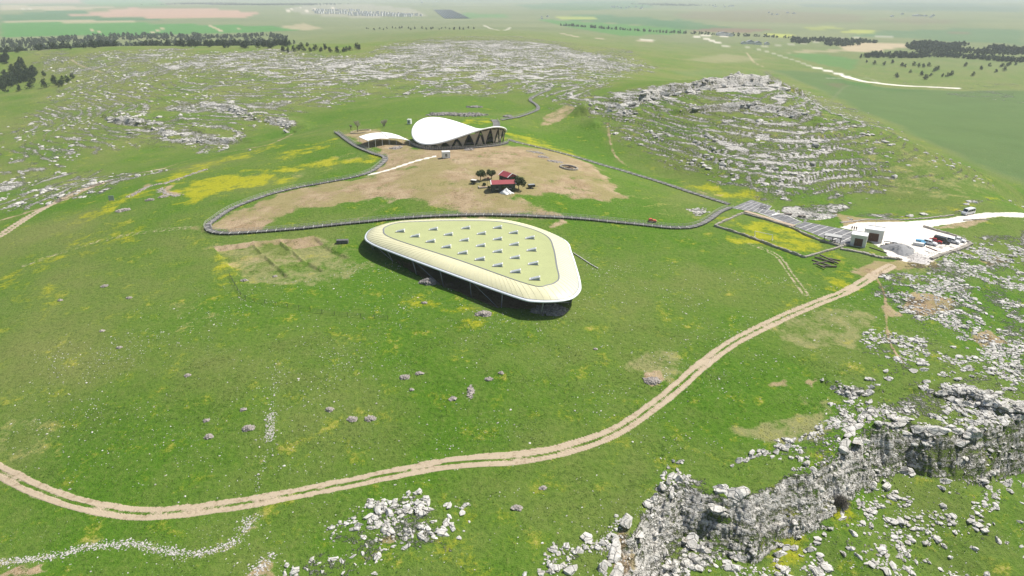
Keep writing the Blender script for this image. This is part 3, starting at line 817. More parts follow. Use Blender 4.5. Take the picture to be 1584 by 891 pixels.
# ------------------------------------------------------------------ plain materials with a little wear
def mat(name, col, rough=0.8, var=0.15, scale=1.2, metal=0.0, spec=0.3, bump=0.0, two=None):
    m, nt, b = new_mat(name)
    N = NT(nt)
    p = N.objpos()
    n1 = N.noise(p, scale, 4, 0.6)
    n2 = N.noise(p, scale * 6, 3, 0.6)
    f = N.math('ADD', N.math('MULTIPLY', n1, .6), N.math('MULTIPLY', n2, .4))
    c2 = two if two is not None else tuple(min(1, c * (1 + var)) for c in col)
    c1 = tuple(c * (1 - var) for c in col)
    N.put(b.inputs['Base Color'], N.mix(N.step(f, .32, .68), c1, c2))
    b.inputs['Roughness'].default_value = rough
    b.inputs['Metallic'].default_value = metal
    b.inputs['Specular IOR Level'].default_value = spec
    if bump > 0:
        nt.links.new(N.bump(f, bump, 0.15), b.inputs['Normal'])
    return m
M_DECK = mat('roof_membrane', (.38, .41, .19), .55, .05, .25, spec=.3)
M_BAND = mat('cream_sheet', (.70, .665, .43), .42, .04, .3, spec=.35)
M_RIM = mat('white_fascia', (.76, .79, .82), .4, .05, .4)
M_LINE = mat('grey_gutter', (.20, .21, .22), .5, .1, 1)
M_DARKSTEEL = mat('dark_steel', (.045, .043, .042), .5, .2, 1)
M_GREYSTEEL = mat('grey_steel', (.30, .31, .32), .45, .15, 1)
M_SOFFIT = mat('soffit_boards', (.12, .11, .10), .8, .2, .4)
M_WHITE = mat('white_membrane', (.88, .88, .87), .55, .02, .12)
M_WPAINT = mat('white_paint', (.78, .78, .76), .5, .06, .6)
M_TAN = mat('tan_fabric', (.42, .36, .27), .8, .08, .4)
M_GLASSG = mat('sky_glass', (.30, .37, .42), .12, .1, .5, spec=.7)
M_DGLASS = mat('dark_glass', (.02, .024, .028), .08, .1, .5, spec=.7)
M_WOODG = mat('weathered_planks', (.12, .118, .115), .85, .3, .9)
M_JOINT = mat('pale_joint', (.70, .68, .64), .8, .08, .9)
M_RAIL = mat('pale_rail', (.46, .44, .40), .7, .12, .9)
M_STONE = mat('field_stone', (.36, .33, .285), .95, .35, .8, spec=.1, bump=.6)
M_SOILW = mat('earth_bank', (.33, .25, .165), .95, .25, .5, spec=.1, bump=.4)
M_PALESTONE = mat('pale_tan_stone', (.52, .44, .32), .95, .2, 1.2, spec=.1)
M_BROWN = mat('brown_door', (.13, .065, .045), .6, .2, 2)
M_TIMBER = mat('old_timber', (.12, .10, .085), .9, .35, 1.5)
M_RUBBER = mat('tyre_rubber', (.02, .02, .02), .8, .2, 3)

def vadd(a, b): return (a[0] + b[0], a[1] + b[1], a[2] + b[2])
def zat(x, y): return float(height(x, y))
def plane_pts(uv, z):
    uv = np.asarray(uv, float)
    x, y = at_z(uv[:, 0], uv[:, 1], z)
    return np.stack([x, y], 1)

# ================================================================== the near shelter with the cream roof
RIM_Z, DECK_Z = 2.9, 5.1
outer = catmull(plane_pts([(565.7,366.8),(576,353.5),(612,343.2),(655,340.5),(694,339.2),(756,339.2),(792,342),(835,353.6),(873.5,371.6),(883,389.6),(891.5,416),(896.5,437.6),(895,449.6),(883,460.4),(859,465.2),(828,465),(799,459),(708,426.8),(612,391.5),(576,377)], RIM_Z), 6, True)
inner = catmull(plane_pts([(593,356),(600,349),(619,344.2),(655,342.4),(696,341.2),(768,342.3),(816,352),(847,365.6),(856.7,384.8),(861.5,411),(865,428),(861,435.5),(847,440.8),(818,439.8),(708,401.6),(607,368.5)], DECK_Z), 6, True)
def ring(P, n):
    Q = resample(np.vstack([P, P[:1]]), 0.3)
    c = P.mean(0)
    a = np.unwrap(np.arctan2(Q[:, 1] - c[1], Q[:, 0] - c[0]))
    return Q, a, c
def radial(P, c, n):
    """n points of a closed outline at even angles about c"""
    Q = resample(np.vstack([P, P[:1]]), 0.25)
    a = np.unwrap(np.arctan2(Q[:, 1] - c[1], Q[:, 0] - c[0]))
    if a[-1] < a[0]: Q, a = Q[::-1], a[::-1]
    t = np.linspace(0, 2 * np.pi, n, endpoint=False)
    t = a[0] + (t - a[0]) % (2 * np.pi)
    return np.stack([np.interp(t, a, Q[:, 0]), np.interp(t, a, Q[:, 1])], 1)
SC = inner.mean(0)
NS = 240
# even spacing along the outer edge keeps the seams parallel
Oe = resample(np.vstack([outer, outer[:1]]), 1e9 if False else (np.linalg.norm(np.diff(np.vstack([outer, outer[:1]]), axis=0), axis=1).sum() / NS))[:NS]
_ia = np.arctan2(Oe[:, 1] - SC[1], Oe[:, 0] - SC[0])
_iq = resample(np.vstack([inner, inner[:1]]), .2); _iang = np.unwrap(np.arctan2(_iq[:, 1] - SC[1], _iq[:, 0] - SC[0]))
if _iang[-1] < _iang[0]: _iq, _iang = _iq[::-1], _iang[::-1]
_t = _iang[0] + (_ia - _iang[0]) % (2 * np.pi)
Ie = np.stack([np.interp(_t, _iang, _iq[:, 0]), np.interp(_t, _iang, _iq[:, 1])], 1)
NS = len(Oe)
if np.cross(Oe[1] - Oe[0], SC - Oe[0]) < 0: Oe, Ie = Oe[::-1].copy(), Ie[::-1].copy()
def loop_strip(loops):
    """closed strips between successive rings of (x, y, z)"""
    n = len(loops[0])
    vs = np.vstack(loops)
    q = []
    for k in range(len(loops) - 1):
        a = k * n; b = a + n
        i = np.arange(n); j = (i + 1) % n
        q.append(np.stack([a + i, a + j, b + j, b + i], 1))
    return vs, np.vstack(q)
def lift(P, z): return np.c_[P, np.full(len(P), z)]
shelter = empty('shelter_building', (float(SC[0]), float(SC[1]), zat(*SC)))
tag(shelter, 'large rounded triangular shelter with cream roof and rows of small skylights', 'shelter')
shelter_inv = Vector(shelter.location)
def sub(P): return np.asarray(P, float) - np.array(shelter_inv)
def mixr(t, z): return lift(Oe * (1 - t) + Ie * t, z)
# curved metal band, from gutter to deck
prof = [(0.05, RIM_Z + .12), (0.2, RIM_Z + .75), (0.42, RIM_Z + 1.35), (0.68, RIM_Z + 1.85), (0.985, DECK_Z - .04)]
v, q = loop_strip([sub(mixr(t, z)) for t, z in prof])
band = link('roof_band', np_mesh('roof_band', v, q, None, M_BAND, True), shelter)
sv, sf = MB(), None
for i in range(0, NS, 2):                              # standing seams across the band
    pts = [Vector(sub(mixr(t, z + .03)[i])) for t, z in prof]
    for a, b_ in zip(pts[:-1], pts[1:]): sv.bar(a, b_, .04, .05)
so = sv.build('seam_ribs', M_BAND, band); so['kind'] = 'stuff'
v, q = loop_strip([sub(mixr(t, z)) for t, z in [(.06, RIM_Z + .14), (-.02, RIM_Z + .04), (-.065, RIM_Z - .12), (-.075, RIM_Z - .3), (-.05, RIM_Z - .42), (.02, RIM_Z - .45)]])
link('fascia', np_mesh('fascia', v, q, None, M_RIM, True), shelter)
v, q = loop_strip([sub(mixr(t, z)) for t, z in [(.035, RIM_Z + .16), (.05, RIM_Z + .22), (.066, RIM_Z + .2)]])
link('gutter', np_mesh('gutter', v, q, None, M_LINE), shelter)
v, q = loop_strip([sub(mixr(t, z)) for t, z in [(.965, DECK_Z + .0), (.985, DECK_Z + .08), (1.03, DECK_Z + .08), (1.05, DECK_Z + .01)]])
link('deck_trim', np_mesh('deck_trim', v, q, None, M_LINE), shelter)
dv = np.vstack([sub(lift(Ie, DECK_Z)), sub(lift(SC[None] + (Ie - SC) * .5, DECK_Z + .12)), sub(np.r_[SC, DECK_Z + .15])[None]])
dq = loop_strip([dv[:NS], dv[NS:2 * NS]])[1]
i = np.arange(NS)
dt = np.stack([NS + i, NS + (i + 1) % NS, np.full(NS, 2 * NS)], 1)
link('roof_deck', np_mesh('roof_deck', dv, dq, dt, M_DECK, True), shelter)
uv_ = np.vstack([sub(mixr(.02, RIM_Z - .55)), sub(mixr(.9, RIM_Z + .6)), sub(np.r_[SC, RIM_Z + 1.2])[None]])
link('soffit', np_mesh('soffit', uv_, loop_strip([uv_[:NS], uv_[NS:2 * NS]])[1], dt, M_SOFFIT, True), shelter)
# skylights: low wedges that rise towards the right, glazed in front
SKY = [(330,150),(543,138),(752,130),(957,127),(425,182),(640,172),(853,166),(1060,160),(525,216),(742,209),(957,202),(1166,194),(627,252),(848,244),(1064,236),(732,291),(957,282),(1176,272),(843,331),(1069,321),(958,371),(1187,360),(1073,411),(1197,457)]
sk_w = MB().add([(-1.5, -.5, .0), (1.5, -.5, 0), (1.5, .75, 0), (-1.5, .75, 0), (1.5, -.5, .95), (1.5, .75, .95), (-1.5, -.5, .1), (-1.5, .75, .1)],
                [(0, 3, 2, 1), (1, 2, 5, 4), (3, 7, 5, 2), (0, 6, 7, 3), (6, 4, 5, 7), (0, 1, 4, 6)]).mesh('skylight', M_WPAINT)
sk_g = MB().add([(-1.15, -.53, .12), (1.3, -.53, .12), (1.3, -.53, .78)], [(0, 1, 2)]).mesh('pane', M_GLASSG)
sk_s = MB().add([(-1.2, -.38, .225), (1.25, -.38, .92), (1.25, .6, .92), (-1.2, .6, .225)], [(0, 1, 2, 3)]).mesh('top_pane', mat('top_glazing', (.42, .46, .47), .2, .08, .5, spec=.6))
sk_k = MB().box((0, -.6, .06), (3.3, .2, .16)).mesh('shadow_line', M_LINE)  # dark strip standing in for the shadow line along the skylight base
for cx, cy in SKY:
    x, y = at_z(540 + cx / 4.168, 320 + (cy + 10) / 4.168, DECK_Z + .1)
    s = link('skylight', sk_w, shelter, sub((float(x), float(y), DECK_Z + .07)), (0, 0, R(-4)), (1.0, 1.05, 1.0))
    link('pane', sk_g, s); link('top_pane', sk_s, s); link('shadow_line', sk_k, s)
# leaning steel columns
for k in range(0, NS, 14):
    a = mixr(.12, RIM_Z - .3)[k]
    f = mixr(.38, 0)[k]
    f[2] = zat(f[0], f[1]) - .2
    MB().bar(sub(f), sub(a), .32, n=8).build('column', M_GREYSTEEL, shelter, True)
for k in range(0, NS, 28):
    a = mixr(.12, RIM_Z - .3)[k]; f = mixr(.38, 0)[(k + 14) % NS]; f[2] = zat(f[0], f[1])
    MB().bar(sub(f), sub(a), .2, n=6).build('brace', M_GREYSTEEL, shelter, True)

# ================================================================== the white saddle canopy on the hill top
DC = ground(711, 218)
DA, DB = 24.2, 19.5
dome = empty('canopy_building', DC)
tag(dome, 'large white saddle-shaped membrane canopy over the hilltop excavation', 'canopy')
def rim_h(ph): return 5.6 + 4.1 * math.cos(2 * (ph - R(135)))
def can(rho, ph):
    return (DA * rho * math.cos(ph), DB * rho * math.sin(ph), 5.6 + 4.1 * rho ** 2 * math.cos(2 * (ph - R(135))) + .9 * (1 - rho * rho))
NP, NRo = 96, 14
loops = [np.array([can(max(.02, k / NRo), 2 * math.pi * j / NP) for j in range(NP)]) for k in range(NRo + 1)]
v, q = loop_strip(loops)
link('membrane', np_mesh('membrane', v, q, None, M_WHITE, True), dome)
v2 = v - np.array([0, 0, .45])
link('underside', np_mesh('underside', v2, q[:, ::-1], None, M_TAN, True), dome)
rl = [loops[-1] + np.array([0, 0, .06]), loops[-1] * np.array([1.012, 1.012, 1]) + np.array([0, 0, -.1]), loops[-1] * np.array([1.012, 1.012, 1]) + np.array([0, 0, -.55]), loops[-1] * np.array([.985, .985, 1]) + np.array([0, 0, -.75]), loops[-1] * np.array([.96, .96, 1]) + np.array([0, 0, -.45])]
v, q = loop_strip(rl)
link('edge_beam', np_mesh('edge_beam', v, q, None, M_WHITE, True), dome)
NB = 24
def dgr(x, y): return zat(DC.x + x, DC.y + y) - DC.z
tops, bots = [], []
for k in range(NB):
    ph = 2 * math.pi * k / NB
    p = can(.965, ph); tops.append((p[0], p[1], p[2] - .6))
    ph2 = 2 * math.pi * (k + .5) / NB
    x, y = DA * .93 * math.cos(ph2), DB * .93 * math.sin(ph2)
    bots.append((x, y, dgr(x, y) - .1))
for k in range(NB):
    for a in (k, (k + 1) % NB):
        MB().bar(tops[a], bots[k], .36).build('strut', M_DARKSTEEL, dome)
    t0, t1, bt = Vector(tops[k]), Vector(tops[(k + 1) % NB]), Vector(bots[k])
    if (t0.z + t1.z) / 2 - bt.z > 1.2:
        c = (t0 + t1 + bt) / 3
        vs = [c + (p - c) * .86 for p in (t0, t1, bt)]
        # bowed fabric: sides pulled inwards
        pts = []
        for a, b_ in ((0, 1), (1, 2), (2, 0)):
            for s in (0, .25, .5, .75):
                m_ = vs[a].lerp(vs[b_], s); m_ = m_ + (c - m_) * (.16 * math.sin(math.pi * s)); pts.append(m_)
        MB().add(pts, [tuple(range(12))]).build('fabric_panel', M_TAN, dome)
    if k % 2 == 0:
        u0, b0, b1 = Vector(tops[k]), Vector(bots[k - 1]), Vector(bots[k])
        c = (u0 + b0 + b1) / 3
        if u0.z - b0.z > 3:
            MB().add([c + (p - c) * .55 for p in (u0, b1, b0)], [(0, 1, 2)]).build('fabric_panel', M_TAN, dome)
# walkway round the foot of the canopy
wk = empty('ring_walkway', DC)
tag(wk, 'curved grey walkway with railing round the front of the white canopy', 'walkway')
RP = []
for d in range(188, 372, 6):
    ph = R(d)
    x, y = DA * 1.0 * math.cos(ph), DB * 1.04 * math.sin(ph)
    RP.append((x, y, dgr(x, y) + .45))
for a, b_ in zip(RP[:-1], RP[1:]):
    a, b_ = Vector(a), Vector(b_); d = (b_ - a); s = Vector((-d.y, d.x, 0)).normalized() * 1.1; g = d * .03
    MB().add([a + g - s, b_ - g - s, b_ - g + s, a + g + s, *(p - Vector((0, 0, .5)) for p in (a + g - s, b_ - g - s, b_ - g + s, a + g + s))], [(0, 1, 2, 3), (7, 6, 5, 4), (0, 4, 5, 1), (1, 5, 6, 2), (2, 6, 7, 3), (3, 7, 4, 0)]).build('deck_panel', M_WOODG, wk)
rl_ = MB()
for a, b_ in zip(RP[:-1], RP[1:]):
    a, b_ = Vector(a), Vector(b_); d = (b_ - a); s = Vector((-d.y, d.x, 0)).normalized() * -1.1
    for zz in (.5, 1.05): rl_.bar(a + s + Vector((0, 0, zz)), b_ + s + Vector((0, 0, zz)), .1)
    for t in (0, .5):
        p = a.lerp(b_, t) + s; rl_.bar(p, p + Vector((0, 0, 1.05)), .1)
rl_.build('railing', M_RAIL, wk)
# the excavation under the canopy: ring walls and standing pillars
for (ox, oy, rw) in ((3, -3, 7), (-9, 2, 5.5), (12, 4, 5)):
    z = dgr(ox, oy)
    st = MB()
    for k in range(40):
        an = 2 * math.pi * k / 40
        st.box((rw * math.cos(an), rw * math.sin(an), .5), (1.2, .8, 1.3 + .4 * random.random()), an + math.pi / 2)
    w = st.build('ring_wall', M_STONE, None, loc=(DC.x + ox, DC.y + oy, DC.z + z))
    tag(w, {3: 'ring of stacked stone under the middle of the white canopy', -9: 'ring of stacked stone under the left half of the white canopy', 12: 'ring of stacked stone under the right end of the white canopy'}[ox], 'stone wall', 'excavated ring walls under the canopy')
    for k in range(6):
        an = 2 * math.pi * (k + .3) / 6
        px, py = ox + .93 * rw * math.cos(an), oy + .93 * rw * math.sin(an)
        t = MB().box((0, 0, 1.2), (.45, .9, 2.6)).box((0, 0, 2.7), (.5, 1.8, .6)).build('stone_pillar', M_STONE, None, loc=(DC.x + px, DC.y + py, DC.z + dgr(px, py)), rot=(0, 0, an), bevel=.04)
        tag(t, 'carved T-shaped stone pillar standing in shade under the white canopy', 'pillar', 'standing pillars under the canopy')

# ================================================================== white tent roof left of the canopy
TC = ground(594, 218)
tent = empty('tent_canopy', TC)
tag(tent, 'low white tent roof of stepped waves on thin posts left of the big canopy', 'tent')
tz = TC.z + 2.9
def tw(u, v, z=tz):
    x, y = at_z(u, v, z); return Vector((float(x), float(y), z)) - TC
# front edge from left corner to right end, and the back edge behind it (two sections)
A0, A1, A2 = tw(569, 217.5), tw(602, 214.5), tw(634, 217.5)
B0, B1, B2 = tw(555, 211.5), tw(589, 205, tz + .2), tw(617, 209.5)
def wave_roof(a0, a1, b0, b1, amp, nm):
    n = 16; vs = []; 
    for k in range(n + 1):
        t = k / n; dz_ = amp * math.sin(math.pi * t)
        for s in range(5):
            w = s / 4
            p = a0.lerp(a1, t).lerp(b0.lerp(b1, t), w)
            vs.append((p.x, p.y, p.z + dz_))
    top = np.array(vs); bot = top - np.array([0, 0, .18])
    qs = [(k * 5 + s, k * 5 + 5 + s, k * 5 + 6 + s, k * 5 + 1 + s) for k in range(n) for s in range(4)]
    m_ = len(top)
    mb = MB().add(np.vstack([top, bot]).tolist(), qs + [tuple(i + m_ for i in f[::-1]) for f in qs]
        + [(k * 5, m_ + k * 5, m_ + k * 5 + 5, k * 5 + 5) for k in range(n)] + [(k * 5 + 9, m_ + k * 5 + 9, m_ + k * 5 + 4, k * 5 + 4) for k in range(n)]
        + [(s + 1, m_ + s + 1, m_ + s, s) for s in range(4)] + [(n * 5 + s, m_ + n * 5 + s, m_ + n * 5 + s + 1, n * 5 + s + 1) for s in range(4)])
    mb.build(nm, M_WHITE, tent)
wave_roof(A0, A1, B0, B1, .6, 'roof_sheet'); wave_roof(A1 + Vector((.1, 0, .35)), A2, B1 + Vector((.1, 0, .35)), B2, .35, 'roof_sheet')
for p, q_ in ((A0, A1), (A1, A2), (B0, B1), (B1, B2)):
    for t in (.02, .34, .66, .98):
        a = p.lerp(q_, t); amp = (.6 if p in (A0, B0) else .35) * math.sin(math.pi * t)
        g = zat(TC.x + a.x, TC.y + a.y) - TC.z
        MB().bar((a.x, a.y, g - .1), (a.x, a.y, a.z + amp - .1), .16, n=6).build('post', M_WPAINT, tent)
# white cabins
def cabin(u, v, w, d, h, rz, label):
    p = ground(u, v)
    c = empty('service_cabin', p, rz)
    tag(c, label, 'cabin')
    MB().box((0, 0, h / 2), (w, d, h)).build('wall', M_WPAINT, c, bevel=.05)
    MB().box((0, 0, h + .06), (w + .16, d + .16, .16)).build('roof', M_WPAINT, c, bevel=.03)
    dr = MB().box((-.25, -d / 2 - .02, 1.5), (.32, .06, 1.2)).build('window', M_DGLASS, c)
    MB().box((.22, -d / 2 - .02, 1.45), (.32, .06, 1.3)).build('window', M_DGLASS, c)
    MB().box((0, 0, .06), (w + .1, d + .1, .2)).build('skid', M_DARKSTEEL, c)
cabin(690, 244, 3.6, 3.0, 2.9, R(12), 'white box cabin on bare soil in front of the big canopy')
cabin(633.5, 192, 2.2, 2.2, 2.8, R(-10), 'small white cabin behind the left edge of the big canopy')
# stone-ringed planter
PC = ground(558, 204)
pl = empty('stone_planter', PC)
tag(pl, 'low oval ring of pale stones around a bare tree by the white tent', 'planter')
for k in range(34):
    an = 2 * math.pi * k / 34
    x, y = 5.6 * math.cos(an), 5.4 * math.sin(an)
    MB().box((0, 0, 0), (1.1, .55, .7), 0).build('stone', M_PALESTONE, pl, loc=(x, y, zat(PC.x + x, PC.y + y) - PC.z + .2), rot=(0, 0, an + math.pi / 2 + random.uniform(-.1, .1)), bevel=.08)
# ================================================================== boardwalks
U_DARK = MB().box((0, 0, 0), (1, 1, 1)).mesh('deck_panel', M_WOODG)
U_JOINT = MB().box((0, 0, 0), (1, 1, 1)).mesh('joint_strip', M_JOINT)
U_DARK2 = MB().box((0, 0, 0), (1, 1, 1)).mesh('deck_panel', mat('weathered_planks_pale', (.15, .147, .142), .85, .25, .9))
def boardwalk(uv, label, width=2.3, rails=(1, 1), step=3.3, lift_=.35, smooth=8):
    P = hits(uv)
    if smooth: P = catmull(P, smooth)
    P = resample(P, step)
    z = height(P[:, 0], P[:, 1]) + lift_
    z = np.convolve(np.pad(z, 1, 'edge'), [.25, .5, .25], 'valid')
    w = empty('boardwalk', (P[0, 0], P[0, 1], z[0] - lift_))
    tag(w, label, 'boardwalk', 'visitor boardwalks across the site')
    o = np.array(w.location)
    Q = np.c_[P, z] - o
    for k in range(len(Q) - 1):
        a, b = Vector(Q[k]), Vector(Q[k + 1]); d = b - a; L = d.length
        rot = (0, -math.asin(max(-1, min(1, d.z / L))), math.atan2(d.y, d.x))
        link('deck_panel', U_DARK if (k * 7) % 3 else U_DARK2, w, (a + b) / 2, rot, (L - .2, width, .16))
        link('joint_strip', U_JOINT, w, a, rot, (.18, width, .2))
    nrm = np.gradient(Q[:, :2], axis=0); nrm /= np.linalg.norm(nrm, axis=1)[:, None]
    S = np.c_[-nrm[:, 1], nrm[:, 0], np.zeros(len(Q))]
    for sgn, on in ((1, rails[0]), (-1, rails[1])):
        if not on: continue
        E = Q + S * sgn * (width / 2 + .05)
        mb = MB()
        for k in range(len(E) - 1):
            a, b = Vector(E[k]), Vector(E[k + 1])
            for zz in (.55, 1.05): mb.bar(a + Vector((0, 0, zz)), b + Vector((0, 0, zz)), .065)
            for t in (0, .5):
                p = a.lerp(b, t); mb.bar(p + Vector((0, 0, -.9)), p + Vector((0, 0, 1.1)), .085)
        mb.build('railing', M_RAIL, w)
    return w
boardwalk([(520,205),(530,212),(550,226),(575,237),(592,242),(597,247),(590,255),(575,266),(550,274),(510,282),(470,289),(430,298),(395,309),(360,323),(335,339),(322,349),(324,357),(338,361),(360,361.5),(400,359),(450,355),(500,350),(560,344),(620,338),(680,334.5),(730,333),(790,333.5),(850,336),(900,339),(950,344),(1000,349),(1040,353),(1070,352),(1095,342),(1115,328),(1130,322)],
          'long dark boardwalk with pale rails looping round the bare soil slope')
boardwalk([(788,217),(800,221),(830,228),(870,238),(905,248),(935,257),(960,264),(1000,276),(1050,292),(1090,305),(1128,317)], 'straight dark boardwalk descending from the white canopy to the entrance platform', rails=(0, 1))
boardwalk([(776,186),(800,182),(820,175.5),(833,169),(828,161),(820,155),(830,148),(850,140)], 'zigzag dark boardwalk climbing towards the rocky ridge behind the canopy', rails=(1, 0), smooth=3)
boardwalk([(764,186),(768,192),(768,199)], 'short grey ramp behind the right end of the white canopy', width=4.0, rails=(1, 1), smooth=2)

# ---- entrance platform laid in dark squares with pale joints
def grid_deck(name, label, c00, c10, c11, c01, nu, nv, skip=(), base=.14):
    K = hits([c00, c10, c11, c01])
    zz = height(K[:, 0], K[:, 1])
    C3 = [Vector((K[i, 0], K[i, 1], zz[i] + base)) for i in range(4)]
    root = empty(name, C3[0] - Vector((0, 0, base)))
    tag(root, label, 'platform')
    def pt(s, t):
        p = C3[0].lerp(C3[1], s).lerp(C3[3].lerp(C3[2], s), t)
        p.z = max(p.z, zat(p.x, p.y) + .1)
        return p - root.location
    g = .09
    for a in range(nu):
        for b in range(nv):
            if (a, b) in skip: continue
            s0, s1, t0, t1 = a / nu, (a + 1) / nu, b / nv, (b + 1) / nv
            ds, dt_ = (s1 - s0) * g * .5, (t1 - t0) * g * .5
            q = [pt(s0 + ds, t0 + dt_), pt(s1 - ds, t0 + dt_), pt(s1 - ds, t1 - dt_), pt(s0 + ds, t1 - dt_)]
            up = Vector((0, 0, .05)); dn = Vector((0, 0, -.12))
            MB().add([p + dn for p in q] + [p + up for p in q], [(0, 3, 2, 1), (4, 5, 6, 7), (0, 1, 5, 4), (1, 2, 6, 5), (2, 3, 7, 6), (3, 0, 4, 7)]).build('deck_panel', M_PLAT if (a + b) % 2 else M_PLAT2, root)
    n = 10
    vs = [pt(i / n, j / n) for j in range(n + 1) for i in range(n + 1)]
    fs = [(j * (n + 1) + i, j * (n + 1) + i + 1, (j + 1) * (n + 1) + i + 1, (j + 1) * (n + 1) + i) for j in range(n) for i in range(n)]
    vb = [p - Vector((0, 0, .35)) for p in vs]
    m_ = len(vs)
    edge = [i for i in range(n + 1)] + [j * (n + 1) + n for j in range(1, n + 1)] + [n * (n + 1) + i for i in range(n - 1, -1, -1)] + [j * (n + 1) for j in range(n - 1, 0, -1)]
    sk = [(edge[i], m_ + edge[i], m_ + edge[(i + 1) % len(edge)], edge[(i + 1) % len(edge)]) for i in range(len(edge))]
    MB().add(vs + vb, fs + sk).build('base_slab', M_SLABJ, root)
    return root
M_SLABJ = mat('white_slab_joint', (.72, .71, .68), .8, .06, .6)
M_PLAT = mat('platform_slab', (.14, .14, .145), .8, .15, .6); M_PLAT2 = mat('platform_slab_pale', (.175, .175, .18), .8, .15, .6)
grid_deck('entrance_platform', 'upper platform of dark squares where the boardwalks meet', (1131,322), (1182,330.5), (1194,319), (1162,309.5), 6, 5)
grid_deck('entrance_platform', 'narrow ramp of dark squares descending towards the entrance buildings', (1172,329), (1226,349), (1241,343.5), (1190,324.5), 9, 1)
grid_deck('entrance_platform', 'wide lower platform of dark squares beside the entrance buildings', (1227,350), (1307,381), (1345,363), (1245,343.5), 8, 5)
M_EARTHTOP = mat('rammed_earth', (.42, .33, .24), .9, .15, .6, spec=.1, bump=.3)
# ---- dry-stone walls: courses of separate stones
STONES = []
for k in range(5):
    bm = bmesh.new()
    bmesh.ops.create_cube(bm, size=1)
    bmesh.ops.bevel(bm, geom=bm.edges[:], offset=.16, segments=1, affect='EDGES')
    for v_ in bm.verts: v_.co += Vector((random.uniform(-.08, .08), random.uniform(-.08, .08), random.uniform(-.08, .08)))
    me = bpy.data.meshes.new('stone'); bm.to_mesh(me); bm.free(); me.materials.append(M_STONE); STONES.append(me)
def stone_wall(uv, label, hgt=.9, thick=.7, stone=1.15, matl=None, group='low stone walls by the entrance'):
    P = resample(hits(uv), stone)
    z = height(P[:, 0], P[:, 1])
    w = empty('stone_wall', (P[0, 0], P[0, 1], z[0]))
    tag(w, label, 'stone wall', group)
    o = np.array(w.location)
    for k in range(len(P) - 1):
        d = P[k + 1] - P[k]; L = np.linalg.norm(d); an = math.atan2(d[1], d[0])
        m_ = (P[k] + P[k + 1]) / 2
        hh = hgt * random.uniform(.8, 1.15)
        link('stone', STONES[random.randrange(5)], w, (m_[0] - o[0], m_[1] - o[1], (z[k] + z[k + 1]) / 2 - o[2] + hh / 2 - .12), (random.uniform(-.05, .05), -math.asin(max(-.9, min(.9, (z[k+1] - z[k]) / L))), an + random.uniform(-.06, .06)), (L * 1.03, thick * random.uniform(.85, 1.15), hh))
    return w
stone_wall([(1105,350),(1150,364),(1200,383),(1244,399)], 'low stone wall along the front of the yellow-flowered garden')
stone_wall([(1244,399),(1280,389),(1313,379)], 'short stone wall closing the right end of the yellow-flowered garden')
stone_wall([(1105,350),(1128,340),(1149,331)], 'short stone wall closing the left end of the yellow-flowered garden')
stone_wall([(1150,331),(1190,342),(1227,354),(1246,364),(1270,373),(1300,382)], 'stone wall between the flowered garden and the entrance platform')
stone_wall([(1300,386),(1330,391),(1360,399),(1395,402)], 'tumbled stone wall in front of the white entrance buildings', .8, 1.1, 1.0)
stone_wall([(1428,351),(1455,359),(1480,366),(1502,377)], 'dark stone wall behind the row of parked cars', .8, .7)
stone_wall([(1502,378),(1480,388),(1455,395),(1440,402)], 'earthy stone wall in front of the parked cars', .9, 1.3)
stone_wall([(1300,345),(1340,340),(1400,340),(1440,337),(1475,333)], 'stone edging along the far side of the gravel car park', .5, .9, 1.4)
stone_wall([(1490,341),(1510,340),(1530,340)], 'short line of stones beside the white road', .5, .7, 1.2)
P = hits([(1152,328),(1228,351)])
eb = empty('earth_bench', (P[0, 0], P[0, 1], zat(*P[0])))
tag(eb, 'long flat tan earth strip between garden wall and dark ramp', 'terrace')
Q = resample(P, 3.0); z = height(Q[:, 0], Q[:, 1]); n_ = np.array([-(Q[-1] - Q[0])[1], (Q[-1] - Q[0])[0]]); n_ = n_ / np.linalg.norm(n_) * 1.1
vs = []
for k in range(len(Q)):
    for s_, h_ in ((-1, -.2), (-.9, .55), (.9, .5), (1, -.2)): vs.append((Q[k, 0] + n_[0] * s_ - eb.location.x, Q[k, 1] + n_[1] * s_ - eb.location.y, z[k] + h_ - eb.location.z))
MB().add(vs, [(k * 4 + s_, k * 4 + 4 + s_, k * 4 + 5 + s_, k * 4 + 1 + s_)[::-1] for k in range(len(Q) - 1) for s_ in range(3)] + [(0, 1, 2, 3)[::-1], tuple(len(vs) - 4 + i for i in range(4))]).build('earth_top', M_EARTHTOP, eb)

# ---- thin wire fence in the grass
FP = resample(catmull(hits([(356,428),(368,450),(380,463),(410,470),(450,476),(500,485),(545,490),(600,494)]), 6), 4.0)
fz = height(FP[:, 0], FP[:, 1])
fe = empty('wire_fence', (FP[0, 0], FP[0, 1], fz[0])); tag(fe, 'thin dark wire fence on posts crossing the green slope', 'fence')
fo = np.array(fe.location)
for k in range(len(FP)):
    MB().bar((0, 0, -.2), (0, 0, 1.25), .12, n=5).build('post', M_DARKSTEEL, fe, loc=(FP[k, 0] - fo[0], FP[k, 1] - fo[1], fz[k] - fo[2]))
for zz in (.4, .8, 1.15):
    mb = MB()
    for k in range(len(FP) - 1): mb.bar((FP[k, 0] - fo[0], FP[k, 1] - fo[1], fz[k] - fo[2] + zz), (FP[k + 1, 0] - fo[0], FP[k + 1, 1] - fo[1], fz[k + 1] - fo[2] + zz), .035)
    mb.build('wire', M_DARKSTEEL, fe)
